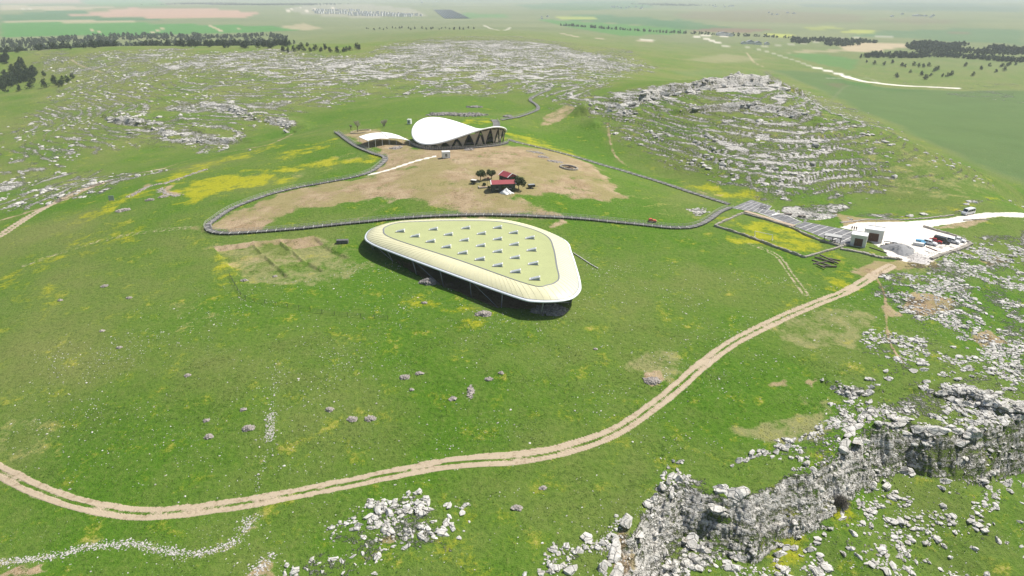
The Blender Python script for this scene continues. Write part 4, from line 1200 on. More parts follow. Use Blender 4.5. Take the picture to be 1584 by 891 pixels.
# pale pipe beside the shelter
a, b = ground(887, 392), ground(925, 416)
pp = empty('pipe', a); tag(pp, 'thin pale pipe lying in the grass right of the cream shelter', 'pipe')
mb = MB(); n = 12; prev = None
for k in range(n + 1):
    p = a.lerp(b, k / n); p.z = zat(p.x, p.y) + .22; p = p - a
    if prev is not None: mb.bar(prev, p, .3, n=8)
    prev = p
mb.build('pipe_run', M_JOINT, pp, True)
# ================================================================== entrance buildings
M_PLASTER = mat('white_plaster', (.74, .72, .68), .8, .06, .8)
def entrance_house(u, v, w, d, h, rz, label, glass=False):
    p = ground(u, v)
    c = empty('ticket_house', p, rz); tag(c, label, 'kiosk', 'entrance buildings')
    MB().box((0, 0, h / 2 - .2), (w, d, h + .4)).build('wall', M_PLASTER, c, bevel=.03)
    MB().box((0, 0, h + .05), (w + .2, d + .2, .22)).build('roof', M_WPAINT, c, bevel=.03)
    for s in (-1, 1): MB().box((0, s * (d / 2 + .02), h + .28), (w + .2, .14, .26)).build('parapet', M_PLASTER, c)
    if glass:
        for k in (-1, 0, 1):
            MB().box((-w / 2 - .02, k * d * .26, h * .42), (.06, d * .22, h * .72)).build('window', M_DGLASS, c)
    else:
        dr = MB().box((-w / 2 - .02, 0, h * .42), (.08, d * .52, h * .74)).build('door', M_BROWN, c)
        MB().box((-w / 2 - .08, d * .2, h * .42), (.06, .06, .4)).build('handle', M_GREYSTEEL, dr)
    dr = MB().box((.1, -d / 2 - .02, h * .42), (w * .52, .08, h * .72)).build('door', M_BROWN, c)
    MB().box((-.6, -d / 2 - .08, h * .42), (.06, .06, .4)).build('handle', M_GREYSTEEL, dr)
    lp = MB().box((-w / 2 - .14, 0, h * .88), (.22, .3, .5)).build('wall_lamp', M_DARKSTEEL, c)
    return c
entrance_house(1327, 378.5, 5.0, 5.0, 3.9, R(-30), 'white square entrance kiosk with brown doors nearest the walled garden')
entrance_house(1350, 371, 6.2, 5.2, 4.2, R(-30), 'white entrance building with dark glazing behind the nearer kiosk', True)
def open_shade(name, u, v, w, d, h, rz, label, top, cat):
    p = ground(u, v); c = empty(name, p, rz); tag(c, label, cat)
    for sx in (-1, 0, 1):
        for sy in (-1, 1):
            MB().box((sx * (w / 2 - .15), sy * (d / 2 - .15), h / 2 - .15), (.14, .14, h + .3)).build('post', M_DARKSTEEL, c)
    MB().box((0, 0, h + .12), (w, d, .16)).build('roof', top, c)
    for s in (-1, 1): MB().box((0, s * (d / 2 + .02), h), (w + .1, .1, .22)).build('beam', M_DARKSTEEL, c)
    return c
M_SHADEROOF = mat('slatted_roof', (.40, .40, .39), .7, .15, 2.5)
open_shade('shade_shelter', 1287, 375, 5.6, 3.2, 2.5, R(-30), 'grey flat-roofed shade on thin posts on the lower platform', M_SHADEROOF, 'pergola')
open_shade('shade_shelter', 1376, 381.5, 4.2, 2.6, 2.1, R(-30), 'small pale awning on posts right of the entrance building', M_WPAINT, 'awning')
p = ground(1288, 375)
bt = empty('bench_table', p, R(-30)); tag(bt, 'dark bench and table under the grey shade roof', 'table')
MB().box((0, 0, .78), (1.8, .8, .08)).build('table_top', M_TIMBER, bt)
for s in (-1, 1):
    MB().box((0, s * .75, .45), (1.8, .3, .06)).build('seat', M_TIMBER, bt); MB().box((s * .7, 0, .38), (.1, 1.5, .76)).build('leg', M_TIMBER, bt)
p = ground(1375, 382)
cb = empty('counter', p, R(-30)); tag(cb, 'red-brown wooden counter under the small awning', 'counter')
MB().box((0, 0, .5), (2.6, .9, 1.0)).build('cabinet', M_BROWN, cb); MB().box((0, 0, 1.04), (2.8, 1.1, .08)).build('counter_top', M_TIMBER, cb)
p = ground(1352, 357)
lm = empty('lamp_post', p); tag(lm, 'tall thin grey pole standing in the gravel behind the entrance buildings', 'lamp post')
MB().bar((0, 0, -.1), (0, 0, 5.6), .12, n=8).build('pole', M_GREYSTEEL, lm, True); MB().box((.25, 0, 5.6), (.6, .16, .1)).build('lamp_head', M_GREYSTEEL, lm); MB().box((0, 0, .1), (.4, .4, .3)).build('base', M_GREYSTEEL, lm)

# ---- people on the platform: one continuous body each, dark clothes
M_SKIN = mat('skin', (.42, .27, .20), .6, .08, 4); M_CLOTH = mat('dark_clothes', (.022, .022, .026), .9, .2, 4); M_CLOTH2 = mat('charcoal_clothes', (.05, .048, .05), .9, .2, 4); M_HAIR = mat('dark_hair', (.02, .016, .012), .7, .2, 8)
def person(u, v, rz, stride, cloth, label, hgt=1.76, z_add=.2):
    p = ground(u, v)
    root = empty('person', (p.x, p.y, p.z + z_add), rz); tag(root, label, 'person', 'visitors by the entrance buildings')
    s = hgt / 1.76
    J = {'pelvis': (0, 0, .95, .15), 'waist': (0, 0, 1.1, .14), 'chest': (0, .01, 1.32, .17), 'neck': (0, .01, 1.5, .065), 'head': (0, .02, 1.64, .10), 'crown': (0, .02, 1.72, .075),
         'hl': (-.10, 0, .90, .10), 'kl': (-.11, .10 * stride, .50, .07), 'al': (-.11, .04 * stride, .09, .05), 'tl': (-.12, .04 * stride + .16, .04, .04),
         'hr': (.10, 0, .90, .10), 'kr': (.11, -.04 * stride, .50, .07), 'ar': (.11, -.22 * stride, .09, .05), 'tr': (.12, -.22 * stride + .16, .04, .04),
         'sl': (-.20, 0, 1.42, .075), 'el': (-.27, -.06, 1.15, .052), 'wl': (-.26, .08, .93, .038), 'fl': (-.25, .11, .84, .03),
         'sr': (.20, 0, 1.42, .075), 'er': (.27, -.03, 1.15, .052), 'wr': (.26, .10, .94, .038), 'fr': (.25, .13, .85, .03)}
    E = [('pelvis', 'waist'), ('waist', 'chest'), ('chest', 'neck'), ('neck', 'head'), ('head', 'crown')]
    for k in 'lr': E += [('pelvis', 'h' + k), ('h' + k, 'k' + k), ('k' + k, 'a' + k), ('a' + k, 't' + k), ('chest', 's' + k), ('s' + k, 'e' + k), ('e' + k, 'w' + k), ('w' + k, 'f' + k)]
    ks = list(J)
    me = bpy.data.meshes.new('body')
    me.from_pydata([tuple(c * s for c in J[k][:3]) for k in ks], [(ks.index(a), ks.index(b)) for a, b in E], [])
    o = link('body', me, root)
    sk = o.modifiers.new('skin', 'SKIN')
    for i, k in enumerate(ks):
        r_ = J[k][3] * s; me.skin_vertices[0].data[i].radius = (r_, r_ * (.8 if k in ('chest', 'waist', 'pelvis') else 1)); me.skin_vertices[0].data[i].use_root = (k == 'pelvis')
    o.modifiers.new('sub', 'SUBSURF').levels = 1
    o.modifiers['sub'].render_levels = 2
    m_, nt, b = new_mat('clothed_' + cloth.name)
    N = NT(nt); sp = nt.nodes.new('ShaderNodeSeparateXYZ'); nt.links.new(N.objpos(), sp.inputs[0])
    up = N.math('GREATER_THAN', sp.outputs[2], 1.47 * s)
    hand = N.math('MULTIPLY', N.math('LESS_THAN', sp.outputs[2], .91 * s), N.math('GREATER_THAN', N.math('ABSOLUTE', sp.outputs[0]), .20 * s))
    N.put(b.inputs['Base Color'], N.mix(N.math('MAXIMUM', up, hand), (.022, .022, .028) if cloth is M_CLOTH else (.055, .05, .055), (.42, .27, .20)))
    b.inputs['Roughness'].default_value = .85
    me.materials.append(m_)
    bm = bmesh.new(); bmesh.ops.create_uvsphere(bm, u_segments=12, v_segments=8, radius=.115 * s)
    for v_ in bm.verts: v_.co = Vector((v_.co.x * .95, v_.co.y * 1.05 - .015, v_.co.z * .9 + 1.69 * s))
    bmesh.ops.delete(bm, geom=[f for f in bm.faces if f.calc_center_median().z < 1.66 * s and f.calc_center_median().y > -.03], context='FACES')
    hm = bpy.data.meshes.new('hair'); bm.to_mesh(hm); bm.free(); hm.materials.append(M_HAIR); link('hair', hm, root)
    return root
person(1317, 357, R(160), .3, M_CLOTH, 'person in black clothes standing leftmost of the three behind the kiosk', 1.8)
person(1320.5, 357.5, R(200), 1.0, M_CLOTH, 'person in black clothes standing in the middle of the three behind the kiosk', 1.85)
person(1324, 357.5, R(120), .6, M_CLOTH2, 'person in charcoal clothes standing rightmost of the three behind the kiosk', 1.72)

# ================================================================== vehicles
def car_paint(name, col): 
    return mat(name, col, .25, .03, .5, spec=.6)
P_WHITE, P_BLACK, P_RED, P_ORANGE = car_paint('paint_white', (.74, .75, .76)), car_paint('paint_black', (.018, .02, .023)), car_paint('paint_red', (.36, .03, .03)), car_paint('paint_orange', (.55, .10, .03))
M_LAMP = mat('lamp_lens', (.65, .66, .66), .15, .05, 3, spec=.7); M_TAIL = mat('tail_lens', (.30, .01, .01), .2, .05, 3, spec=.7)
WHEEL = None
def wheel_meshes():
    t = MB(); n = 16
    for rad, mbx, w in ((.34, t, .24),):
        vs = []
        for s in (-1, 1):
            for k in range(n): vs.append((rad * math.cos(2 * math.pi * k / n), s * w / 2, rad * math.sin(2 * math.pi * k / n)))
        t.add(vs, [tuple(range(n)), tuple(range(2 * n - 1, n - 1, -1))] + [(k, n + k, n + (k + 1) % n, (k + 1) % n) for k in range(n)])
    h = MB(); vs = []
    for s in (-1, 1):
        for k in range(n): vs.append((.21 * math.cos(2 * math.pi * k / n), s * .128, .21 * math.sin(2 * math.pi * k / n)))
    h.add(vs, [tuple(range(n)), tuple(range(2 * n - 1, n - 1, -1))] + [(k, n + k, n + (k + 1) % n, (k + 1) % n) for k in range(n)])
    return t.mesh('wheel', M_RUBBER), h.mesh('rim', M_GREYSTEEL)
WT, WR = wheel_meshes()
def vehicle(name, u, v, rz, L, W, prof, win, paint, label, cat, wheels=None, wr=1.0):
    """prof: side outline (x, z); win: list of side window outlines; front is +x"""
    p = ground(u, v)
    root = empty(name, p, rz)
    gx = zat(p.x + math.cos(rz), p.y + math.sin(rz)) - zat(p.x - math.cos(rz), p.y - math.sin(rz))
    root.rotation_euler = (0, -math.atan2(gx, 2), rz)
    tag(root, label, cat, 'parked vehicles')
    n = len(prof); vs = []
    zmax = max(z for _, z in prof)
    for s in (-1, -.94, .94, 1):
        for x, z in prof:
            inset = 1 - .13 * max(0, (z - zmax * .55) / (zmax * .45))      # sides lean in towards the roof
            k = s
            e = 1.0 if abs(s) < 1 else .985
            vs.append((x * e, W / 2 * k * inset, z if abs(s) < 1 else z * .985 + .012))
    fs = [tuple(range(n)), tuple(range(4 * n - 1, 3 * n - 1, -1))]
    for r_ in range(3):
        fs += [(r_ * n + k, r_ * n + n + k, r_ * n + n + (k + 1) % n, r_ * n + (k + 1) % n) for k in range(n)]
    MB().add(vs, fs).build('body', paint, root)
    for q in win:
        for s in (-1, 1):
            pts = []
            for x, z in q:
                inset = 1 - .13 * max(0, (z - zmax * .55) / (zmax * .45)); pts.append((x, s * (W / 2 * inset + .012), z))
            MB().add(pts, [tuple(range(len(pts)))]).build('side_window', M_DGLASS, root)
    # windscreen and rear window follow the two steepest upper edges
    ed = [(prof[k], prof[(k + 1) % n]) for k in range(n)]
    for (a, b_), nm in ((max(ed, key=lambda e: (abs(e[0][1] - e[1][1]) * (min(e[0][1], e[1][1]) > zmax * .5)) * (e[0][0] + e[1][0] + 20) ), 'windscreen'), (max(ed, key=lambda e: (abs(e[0][1] - e[1][1]) * (min(e[0][1], e[1][1]) > zmax * .5)) * (20 - e[0][0] - e[1][0]) ), 'rear_window')):
        d = Vector((b_[0] - a[0], 0, b_[1] - a[1])); nn = Vector((d.z, 0, -d.x)).normalized()
        if (nm == 'windscreen') != (nn.x > 0): nn = -nn
        q = []
        for t, s in ((.1, -1), (.1, 1), (.9, 1), (.9, -1)):
            x, z = a[0] + (b_[0] - a[0]) * t, a[1] + (b_[1] - a[1]) * t
            inset = 1 - .13 * max(0, (z - zmax * .55) / (zmax * .45))
            q.append((x + nn.x * .015, s * W * .43 * inset, z + nn.z * .015))
        MB().add(q, [(0, 1, 2, 3)]).build(nm, M_DGLASS, root)
    for x in (wheels or (-L * .30, L * .31)):
        for s in (-1, 1):
            w_ = link('wheel', WT, root, (x, s * (W / 2 - .1), .34 * wr), None, (wr, 1, wr)); link('rim', WR, w_)
    for s in (-1, 1):
        MB().box((L / 2 - .05, s * W * .34, .72), (.14, .36, .16)).build('headlight', M_LAMP, root); MB().box((-L / 2 + .05, s * W * .38, .85), (.14, .22, .3)).build('tail_light', M_TAIL, root)
    for x in (L / 2 - .02, -L / 2 + .02): MB().box((x, 0, .42), (.18, W * .94, .22)).build('bumper', M_DARKSTEEL if paint is not P_WHITE else M_GREYSTEEL, root)
    return root
SUV = [(-2.25, .35), (-2.28, .95), (-2.05, 1.62), (-1.6, 1.72), (.2, 1.7), (.95, 1.12), (1.95, 1.0), (2.25, .8), (2.27, .35)]
SUVW = [[(-1.9, 1.1), (-1.75, 1.55), (-.55, 1.58), (-.55, 1.1)], [(-.42, 1.1), (-.42, 1.58), (.15, 1.56), (.7, 1.1)]]
SEDAN = [(-2.2, .32), (-2.22, .88), (-1.6, .98), (-1.05, 1.40), (.05, 1.42), (.85, .98), (1.95, .86), (2.2, .68), (2.2, .32)]
SEDW = [[(-1.35, 1.0), (-.95, 1.34), (-.35, 1.35), (-.35, 1.0)], [(-.25, 1.0), (-.25, 1.35), (.02, 1.35), (.62, 1.0)]]
VAN = [(-2.75, .35), (-2.8, 1.0), (-2.7, 1.95), (-2.4, 2.08), (1.0, 2.05), (1.75, 1.25), (2.55, 1.05), (2.75, .8), (2.75, .35)]
VANW = [[(-2.45, 1.2), (-2.4, 1.8), (-1.2, 1.82), (-1.2, 1.2)], [(-1.05, 1.2), (-1.05, 1.82), (.1, 1.82), (.1, 1.2)], [(.25, 1.2), (.25, 1.82), (.9, 1.8), (1.4, 1.2)]]
BUS = [(-2.95, .4), (-3.0, 1.2), (-2.92, 2.4), (-2.6, 2.62), (1.7, 2.6), (2.35, 1.5), (2.9, 1.2), (3.0, .85), (3.0, .4)]
BUSW = [[(-2.7, 1.45), (-2.65, 2.2), (-1.5, 2.22), (-1.5, 1.45)], [(-1.4, 1.45), (-1.4, 2.22), (-.2, 2.22), (-.2, 1.45)], [(-.1, 1.45), (-.1, 2.22), (.9, 2.22), (.9, 1.45)], [(1.0, 1.45), (1.0, 2.2), (1.6, 2.15), (2.0, 1.45)]]
HD = R(-40)
vehicle('car', 1438, 378, HD, 4.5, 1.85, SUV, SUVW, P_WHITE, 'white estate car parked nearest the blue container in the gravel', 'car')
vehicle('car', 1447, 374.5, HD, 4.4, 1.78, SEDAN, SEDW, P_RED, 'red car half hidden between the white estate and the black van', 'car')
vehicle('van', 1456, 374.5, HD, 5.5, 2.05, VAN, VANW, P_BLACK, 'black van parked in the middle of the car row', 'van')
vehicle('car', 1473, 375, HD, 4.5, 1.85, SUV, SUVW, P_WHITE, 'white car parked immediately right of the black van', 'car')
vehicle('car', 1483, 373, HD, 4.4, 1.78, SEDAN, SEDW, P_WHITE, 'white car at the right end of the row beside the stone wall', 'car')
vehicle('minibus', 1497, 331.5, R(205), 6.0, 2.1, BUS, BUSW, P_WHITE, 'white minibus standing on the white gravel road', 'minibus')
vehicle('tractor_car', 1009, 343.5, R(-8), 3.0, 1.5, [(-1.4, .5), (-1.45, 1.0), (-1.2, 1.3), (-.3, 1.35), (.1, 1.0), (1.3, .95), (1.45, .7), (1.45, .5)], [[(-1.1, 1.02), (-1.05, 1.25), (-.4, 1.27), (-.2, 1.02)]], P_ORANGE, 'small orange red utility vehicle beside the boardwalk', 'vehicle', wr=.95)

# ---- clutter by the car park
P_BLUE = mat('blue_tarp', (.10, .32, .50), .5, .12, 1); 
def crate(u, v, w, d, h, rz, m_, label):
    p = ground(u, v); c = empty('storage_crate', p, rz); tag(c, label, 'crate', 'crates beside the parked cars')
    MB().box((0, 0, h / 2), (w, d, h)).build('body', m_, c, bevel=.05)
    for k in range(int(w / .4) + 1): MB().box((-w / 2 + k * w / int(w / .4), -d / 2 - .04, h / 2), (.1, .1, h)).build('rib', M_GREYSTEEL, c)
    MB().box((0, 0, h + .03), (w + .1, d + .1, .08)).build('lid', m_, c)
crate(1420, 380, 3.4, 1.1, 1.1, R(-30), M_WPAINT, 'long pale ribbed crate beside the gravel heap')
crate(1422, 376, 2.6, 1.3, 1.2, R(-30), P_BLUE, 'bright blue crate next to the white estate car')
crate(1427, 379.5, 1.4, 1.4, 1.2, R(-30), P_BLUE, 'small blue crate at the right end of the pale ribbed crate')
def beam(name, u0, v0, u1, v1, w, h, m_, label, group, z=.0):
    a, b = ground(u0, v0), ground(u1, v1); d = (b - a); L = math.hypot(d.x, d.y)
    n_ = max(2, int(L / 1.5)); mx_ = max(zat(a.x + d.x * k / n_, a.y + d.y * k / n_) - (a.z + d.z * k / n_) for k in range(n_ + 1))
    o = MB().bar((0, 0, h / 2 + z + mx_ - .05), (d.x, d.y, d.z + h / 2 + z + mx_ - .05), w, h).build(name, m_, None, loc=a, bevel=.02)
    tag(o, label, 'timber', group)
for k, (a, b, c, d) in enumerate([(1256,403,1285,412),(1260,399,1290,408),(1268,397,1296,410),(1258,409,1280,405),(1270,413,1294,414),(1263,411,1276,417),(1280,400,1300,404)]):
    beam('timber_beam', a, b, c, d, .42, .4, M_TIMBER, 'weathered dark beam in the timber pile below the walled garden', 'beams of the timber pile', .0 + .22 * (k % 3))
for a, b, c, d, lb in [(1345,383,1372,392,'dark steel rail lying between the entrance building and gravel heap'), (1432,382,1450,389,'rust-brown beam on the gravel in front of the white estate car'), (1430,388,1446,393,'pale plank lying left among the boards by the car park wall'), (1436,392,1455,389,'pale plank lying right among the boards by the car park wall'), (1433,397,1448,391,'slanting pale pole at the corner of the car park wall')]:
    beam('timber_beam', a, b, c, d, .35, .32, M_BROWN if 'rust' in lb else M_DARKSTEEL if 'dark' in lb else M_JOINT, lb, 'loose beams round the car park')
# football goal in the walled garden
p = ground(1180, 369)
gl = empty('goal_frame', p, R(-40)); tag(gl, 'white metal goal frame standing in the yellow-flowered garden', 'goal')
for s in (-1, 1):
    MB().bar((s * 3.2, 0, -.1), (s * 3.2, 0, 2.1), .16, n=8).build('upright', M_WPAINT, gl); MB().bar((s * 3.2, 0, 2.0), (s * 3.2, 1.5, -.1), .12, n=6).build('stay', M_WPAINT, gl)
    MB().bar((s * 3.2, 0, .05), (s * 3.2, 1.5, .05), .12, n=6).build('foot', M_WPAINT, gl)
MB().bar((-3.2, 0, 2.1), (3.2, 0, 2.1), .16, n=8).build('crossbar', M_WPAINT, gl)
# flat tables of stone by the ramp
for u, v, lb in ((1219, 333, 'dark flat stone bench left on the bare rock above the ramp'), (1240, 336, 'dark flat stone bench right on the bare rock above the ramp')):
    p = ground(u, v); b = empty('stone_bench', p, R(-10)); tag(b, lb, 'bench', 'benches on the bare rock')
    MB().box((0, 0, .62), (3.0, 1.2, .18)).build('seat', M_TIMBER, b, bevel=.03)
    for s in (-1, 1): MB().box((s * 1.1, 0, .25), (.25, 1.0, .6)).build('leg', M_TIMBER, b)
p = ground(1180, 324); b = empty('stone_bench', p, R(-20)); tag(b, 'dark shade bench at the right corner of the upper platform', 'bench')
MB().box((0, 0, 1.5), (2.6, 1.6, .14)).build('roof', M_WOODG, b)
for s in (-1, 1): MB().box((s * 1.1, 0, .7), (.14, 1.2, 1.6)).build('leg', M_DARKSTEEL, b)
# standing panel on the left slope
p = ground(173, 311); sp_ = empty('notice_board', p, R(15)); tag(sp_, 'grey-blue upright panel on the left green slope', 'notice board')
MB().box((0, 0, 1.35), (2.2, .1, 2.2)).build('panel', mat('panel_face', (.36, .42, .42), .5, .12, 1), sp_)
for s in (-1, 1): MB().box((s * .9, .12, .9), (.12, .12, 2.4)).build('post', M_GREYSTEEL, sp_)
# stack of grey blocks beside the trial trenches
p = ground(530, 376); bs = empty('block_stack', p, R(4)); tag(bs, 'dark grey pallet stack in grass between trenches and the cream shelter', 'stack')
for r_ in range(3):
    for k in range(5): MB().box((-1.6 + .8 * k, 0, .2 + .42 * r_), (.76, 1.6 + .1 * random.random(), .38)).build('block', mat('grey_block', (.13, .13, .13), .9, .3, 2) if (r_, k) == (0, 0) else bpy.data.materials['grey_block'], bs, bevel=.02)
# ================================================================== red-roofed house on the soil slope
M_REDROOF = mat('red_sheet_roof', (.30, .055, .065), .55, .12, 1.2); M_GREENWALL = mat('dark_green_boards', (.045, .06, .05), .7, .2, 1.5)
def gable_house(u, v, L, D, h, rh, rz, label, doorside=-1, z=0):
    p = ground(u, v)
    c = empty('small_house', p, rz); tag(c, label, 'house', 'red-roofed houses on the soil slope')
    MB().box((0, 0, h / 2 - .3), (L, D, h + .6)).build('wall', M_GREENWALL, c)
    e = .25
    MB().add([(-L / 2 - e, -D / 2 - e, h), (L / 2 + e, -D / 2 - e, h), (L / 2 + e, D / 2 + e, h), (-L / 2 - e, D / 2 + e, h), (-L / 2 - e, 0, h + rh), (L / 2 + e, 0, h + rh)],
             [(0, 1, 5, 4), (2, 3, 4, 5), (1, 0, 3, 2), (0, 4, 3), (1, 2, 5)]).build('roof', M_REDROOF, c)
    for s in (-1, 1):
        for t in (-1, 1):
            MB().bar((s * (L / 2 + e + .02), t * (D / 2 + e), h + .05), (s * (L / 2 + e + .02), 0, h + rh + .05), .3, .12).build('barge_board', M_WPAINT, c)
    for k in (-1, 1):
        w_ = MB().box((k * L * .28, -D / 2 - .02, h * .55), (1.1, .08, 1.1)).build('window', M_DGLASS, c); MB().box((k * L * .28, -D / 2 - .05, h * .55 - .6), (1.3, .12, .08)).build('sill', M_WPAINT, w_)
    MB().box((0, -D / 2 - .02, h * .4), (.95, .08, 2.0)).build('door', M_BROWN, c)
    MB().bar((0, 0, h + rh - .1), (0, 0, h + rh + .12), .3, n=6).build('ridge_cap', M_REDROOF, c)
gable_house(778, 294, 9.4, 4.0, 3.0, 1.2, R(8), 'long dark house with red roof and white gable edges behind a white heap')
gable_house(785.5, 281.5, 5.6, 4.6, 2.8, 1.4, R(-52), 'smaller house with red roof behind the long red-roofed house')
p = ground(783, 298.5)
bm = bmesh.new(); bmesh.ops.create_cone(bm, cap_ends=True, segments=18, radius1=2.4, radius2=.15, depth=2.1)
bmesh.ops.subdivide_edges(bm, edges=bm.edges[:], cuts=2, use_grid_fill=True)
for v_ in bm.verts:
    f = 1 + .22 * math.sin(3 * v_.co.x + 1) * math.cos(2.4 * v_.co.y); v_.co = Vector((v_.co.x * f * 1.15, v_.co.y * f * .8, (v_.co.z + 1.05) * (1 + .1 * math.sin(5 * v_.co.x)) - .1))
me = bpy.data.meshes.new('sand_heap'); bm.to_mesh(me); bm.free(); me.materials.append(M_WPAINT)
tag(link('covered_heap', me, None, p), 'white sheeted heap in front of the long red-roofed house', 'heap')
# trailer and cart
def trailer(u, v, rz, w, d, label, top):
    p = ground(u, v); c = empty('trailer', p, rz); tag(c, label, 'trailer')
    MB().box((0, 0, 1.05), (w, d, .9)).build('tub', M_DARKSTEEL, c, bevel=.04); MB().box((0, 0, 1.55), (w * .96, d * .96, .14)).build('cover', top, c)
    MB().bar((w / 2, 0, .7), (w / 2 + 1.4, 0, .6), .14).build('drawbar', M_GREYSTEEL, c)
    for s in (-1, 1):
        k = link('wheel', WT, c, (-.2, s * d / 2, .34)); link('rim', WR, k)
trailer(822, 291, R(14), 2.8, 1.7, 'grey-topped trailer standing alone on dry grass right of the houses', M_GREYSTEEL)
trailer(733, 284, R(-25), 2.4, 1.6, 'small dark cart with pale load left of the olive trees', M_JOINT)
def gpile(u, v, label):
    p = ground(u, v); c = empty('planter_bed', p, R(10)); tag(c, label, 'garden bed')
    MB().box((0, 0, .2), (5.5, .3, .5)).build('edge', M_STONE, c); MB().box((2.6, 1.4, .2), (.3, 2.8, .5)).build('edge', M_STONE, c); MB().box((-2.6, 1.2, .2), (.3, 2.4, .5)).build('edge', M_STONE, c)
    MB().box((0, 1.4, .12), (5.0, 2.4, .3)).build('soil_bed', M_SOILW, c)
gpile(751, 291, 'stone-edged garden bed left of the long red-roofed house')
p = ground(754, 289); fl = empty('flag_pole', p); tag(fl, 'short dark pole beside the long red-roofed house', 'pole'); MB().bar((0, 0, -.1), (0, 0, 4.2), .1, n=6).build('pole', M_DARKSTEEL, fl); MB().box((.35, 0, 3.7), (.7, .04, .5)).build('flag', M_REDROOF, fl)

# ================================================================== trees
def leaf_mat(name, c1, c2):
    m, nt, b = new_mat(name); N = NT(nt)
    N.put(b.inputs['Base Color'], N.mix(N.step(N.noise(N.pos(), .9, 3, .6), .3, .7), c1, c2)); b.inputs['Roughness'].default_value = .8; b.inputs['Specular IOR Level'].default_value = .2
    return m
M_OLIVE = leaf_mat('olive_leaves', (.045, .065, .022), (.10, .13, .05)); M_DARKLEAF = leaf_mat('dark_leaves', (.025, .04, .016), (.06, .085, .03)); M_PINE = leaf_mat('pine_needles', (.018, .034, .016), (.045, .07, .03)); M_BARK = mat('bark', (.10, .08, .06), .95, .3, 3); M_TWIG = mat('bare_twigs', (.34, .29, .25), .9, .2, 3); M_BUSH = mat('grey_bush', (.16, .14, .115), .95, .3, 3)
def leaf_cloud(centres, radii, n, size, r_):
    """triangulated leaf pairs spread through lumpy clumps"""
    cs = np.asarray(centres, float); w = np.asarray(radii, float) ** 2
    k = r_.choice(len(cs), n, p=w / w.sum())
    d = r_.normal(size=(n, 3)); d /= np.linalg.norm(d, axis=1)[:, None]
    p = cs[k] + d * (np.asarray(radii)[k] * r_.uniform(.45, 1.0, n) ** .6)[:, None]
    a = r_.normal(size=(n, 3)); a /= np.linalg.norm(a, axis=1)[:, None]
    b = np.cross(a, d + .3 * r_.normal(size=(n, 3))); b /= np.maximum(np.linalg.norm(b, axis=1), 1e-6)[:, None]
    s = (size * r_.uniform(.6, 1.3, n))[:, None]
    v = np.stack([p - a * s, p + b * s * .55, p + a * s, p - b * s * .55], 1).reshape(-1, 3)
    return v, np.arange(n * 4).reshape(-1, 4)
def limb(mb, a, b, r0, r1, n=6):
    a, b = Vector(a), Vector(b); d = (b - a).normalized(); up = Vector((0, 0, 1)) if abs(d.z) < .9 else Vector((1, 0, 0)); s = d.cross(up).normalized(); t = s.cross(d)
    vs = [p + (s * math.cos(2 * math.pi * k / n) + t * math.sin(2 * math.pi * k / n)) * rr_ for p, rr_ in ((a, r0), (b, r1)) for k in range(n)]
    mb.add(vs, [(k, (k + 1) % n, n + (k + 1) % n, n + k) for k in range(n)])
def broad_tree(u, v, h, w, m_, label, seed, name='olive_tree'):
    r_ = np.random.default_rng(seed); p = ground(u, v)
    root = empty(name, p); tag(root, label, 'tree', 'trees round the red-roofed houses')
    t = MB(); limb(t, (0, 0, -.2), (.1, 0, h * .35), .2, .14)
    cs, rs = [], []
    for k in range(9):
        an = 2 * math.pi * k / 9 + r_.uniform(-.3, .3); rr_ = w / 2 * r_.uniform(.25, .75); c = (rr_ * math.cos(an), rr_ * math.sin(an), h * r_.uniform(.5, .85))
        cs.append(c); rs.append(w * r_.uniform(.17, .26)); limb(t, (.1, 0, h * .33), c, .1, .03, 5)
    t.build('trunk', M_BARK, root)
    lv, lq = leaf_cloud(cs, rs, 1300, w * .055, r_)
    link('crown', np_mesh('crown', lv, lq, None, m_), root)
broad_tree(743, 279, 4.4, 4.6, M_OLIVE, 'left rounded olive tree beside the small cart', 1)
broad_tree(760, 277, 4.0, 4.2, M_OLIVE, 'right rounded olive tree behind the flag pole', 2)
broad_tree(802, 293, 5.0, 6.2, M_DARKLEAF, 'spreading dark tree at the right end of the red-roofed houses', 3)
broad_tree(781, 296.5, 2.9, 3.2, M_DARKLEAF, 'small dark tree against the front wall of the long house', 4)
for k_, (u_, v_, h_, w_, lb_) in enumerate([(793,297,1.4,2.2,'low dark shrub at the foot of the spreading tree'),(757,292,1.0,1.8,'low green shrub in the garden bed left of the house'),(768,297.5,1.0,1.6,'low dark shrub by the left front corner of the house'),(797,279,2.0,2.6,'grey-green shrub behind the smaller red-roofed house'),(749,287,.9,1.8,'low shrub between the olive trees and garden bed')]):
    broad_tree(u_, v_, h_, w_, M_OLIVE if k_ % 2 else M_DARKLEAF, lb_, 20 + k_, 'garden_shrub')
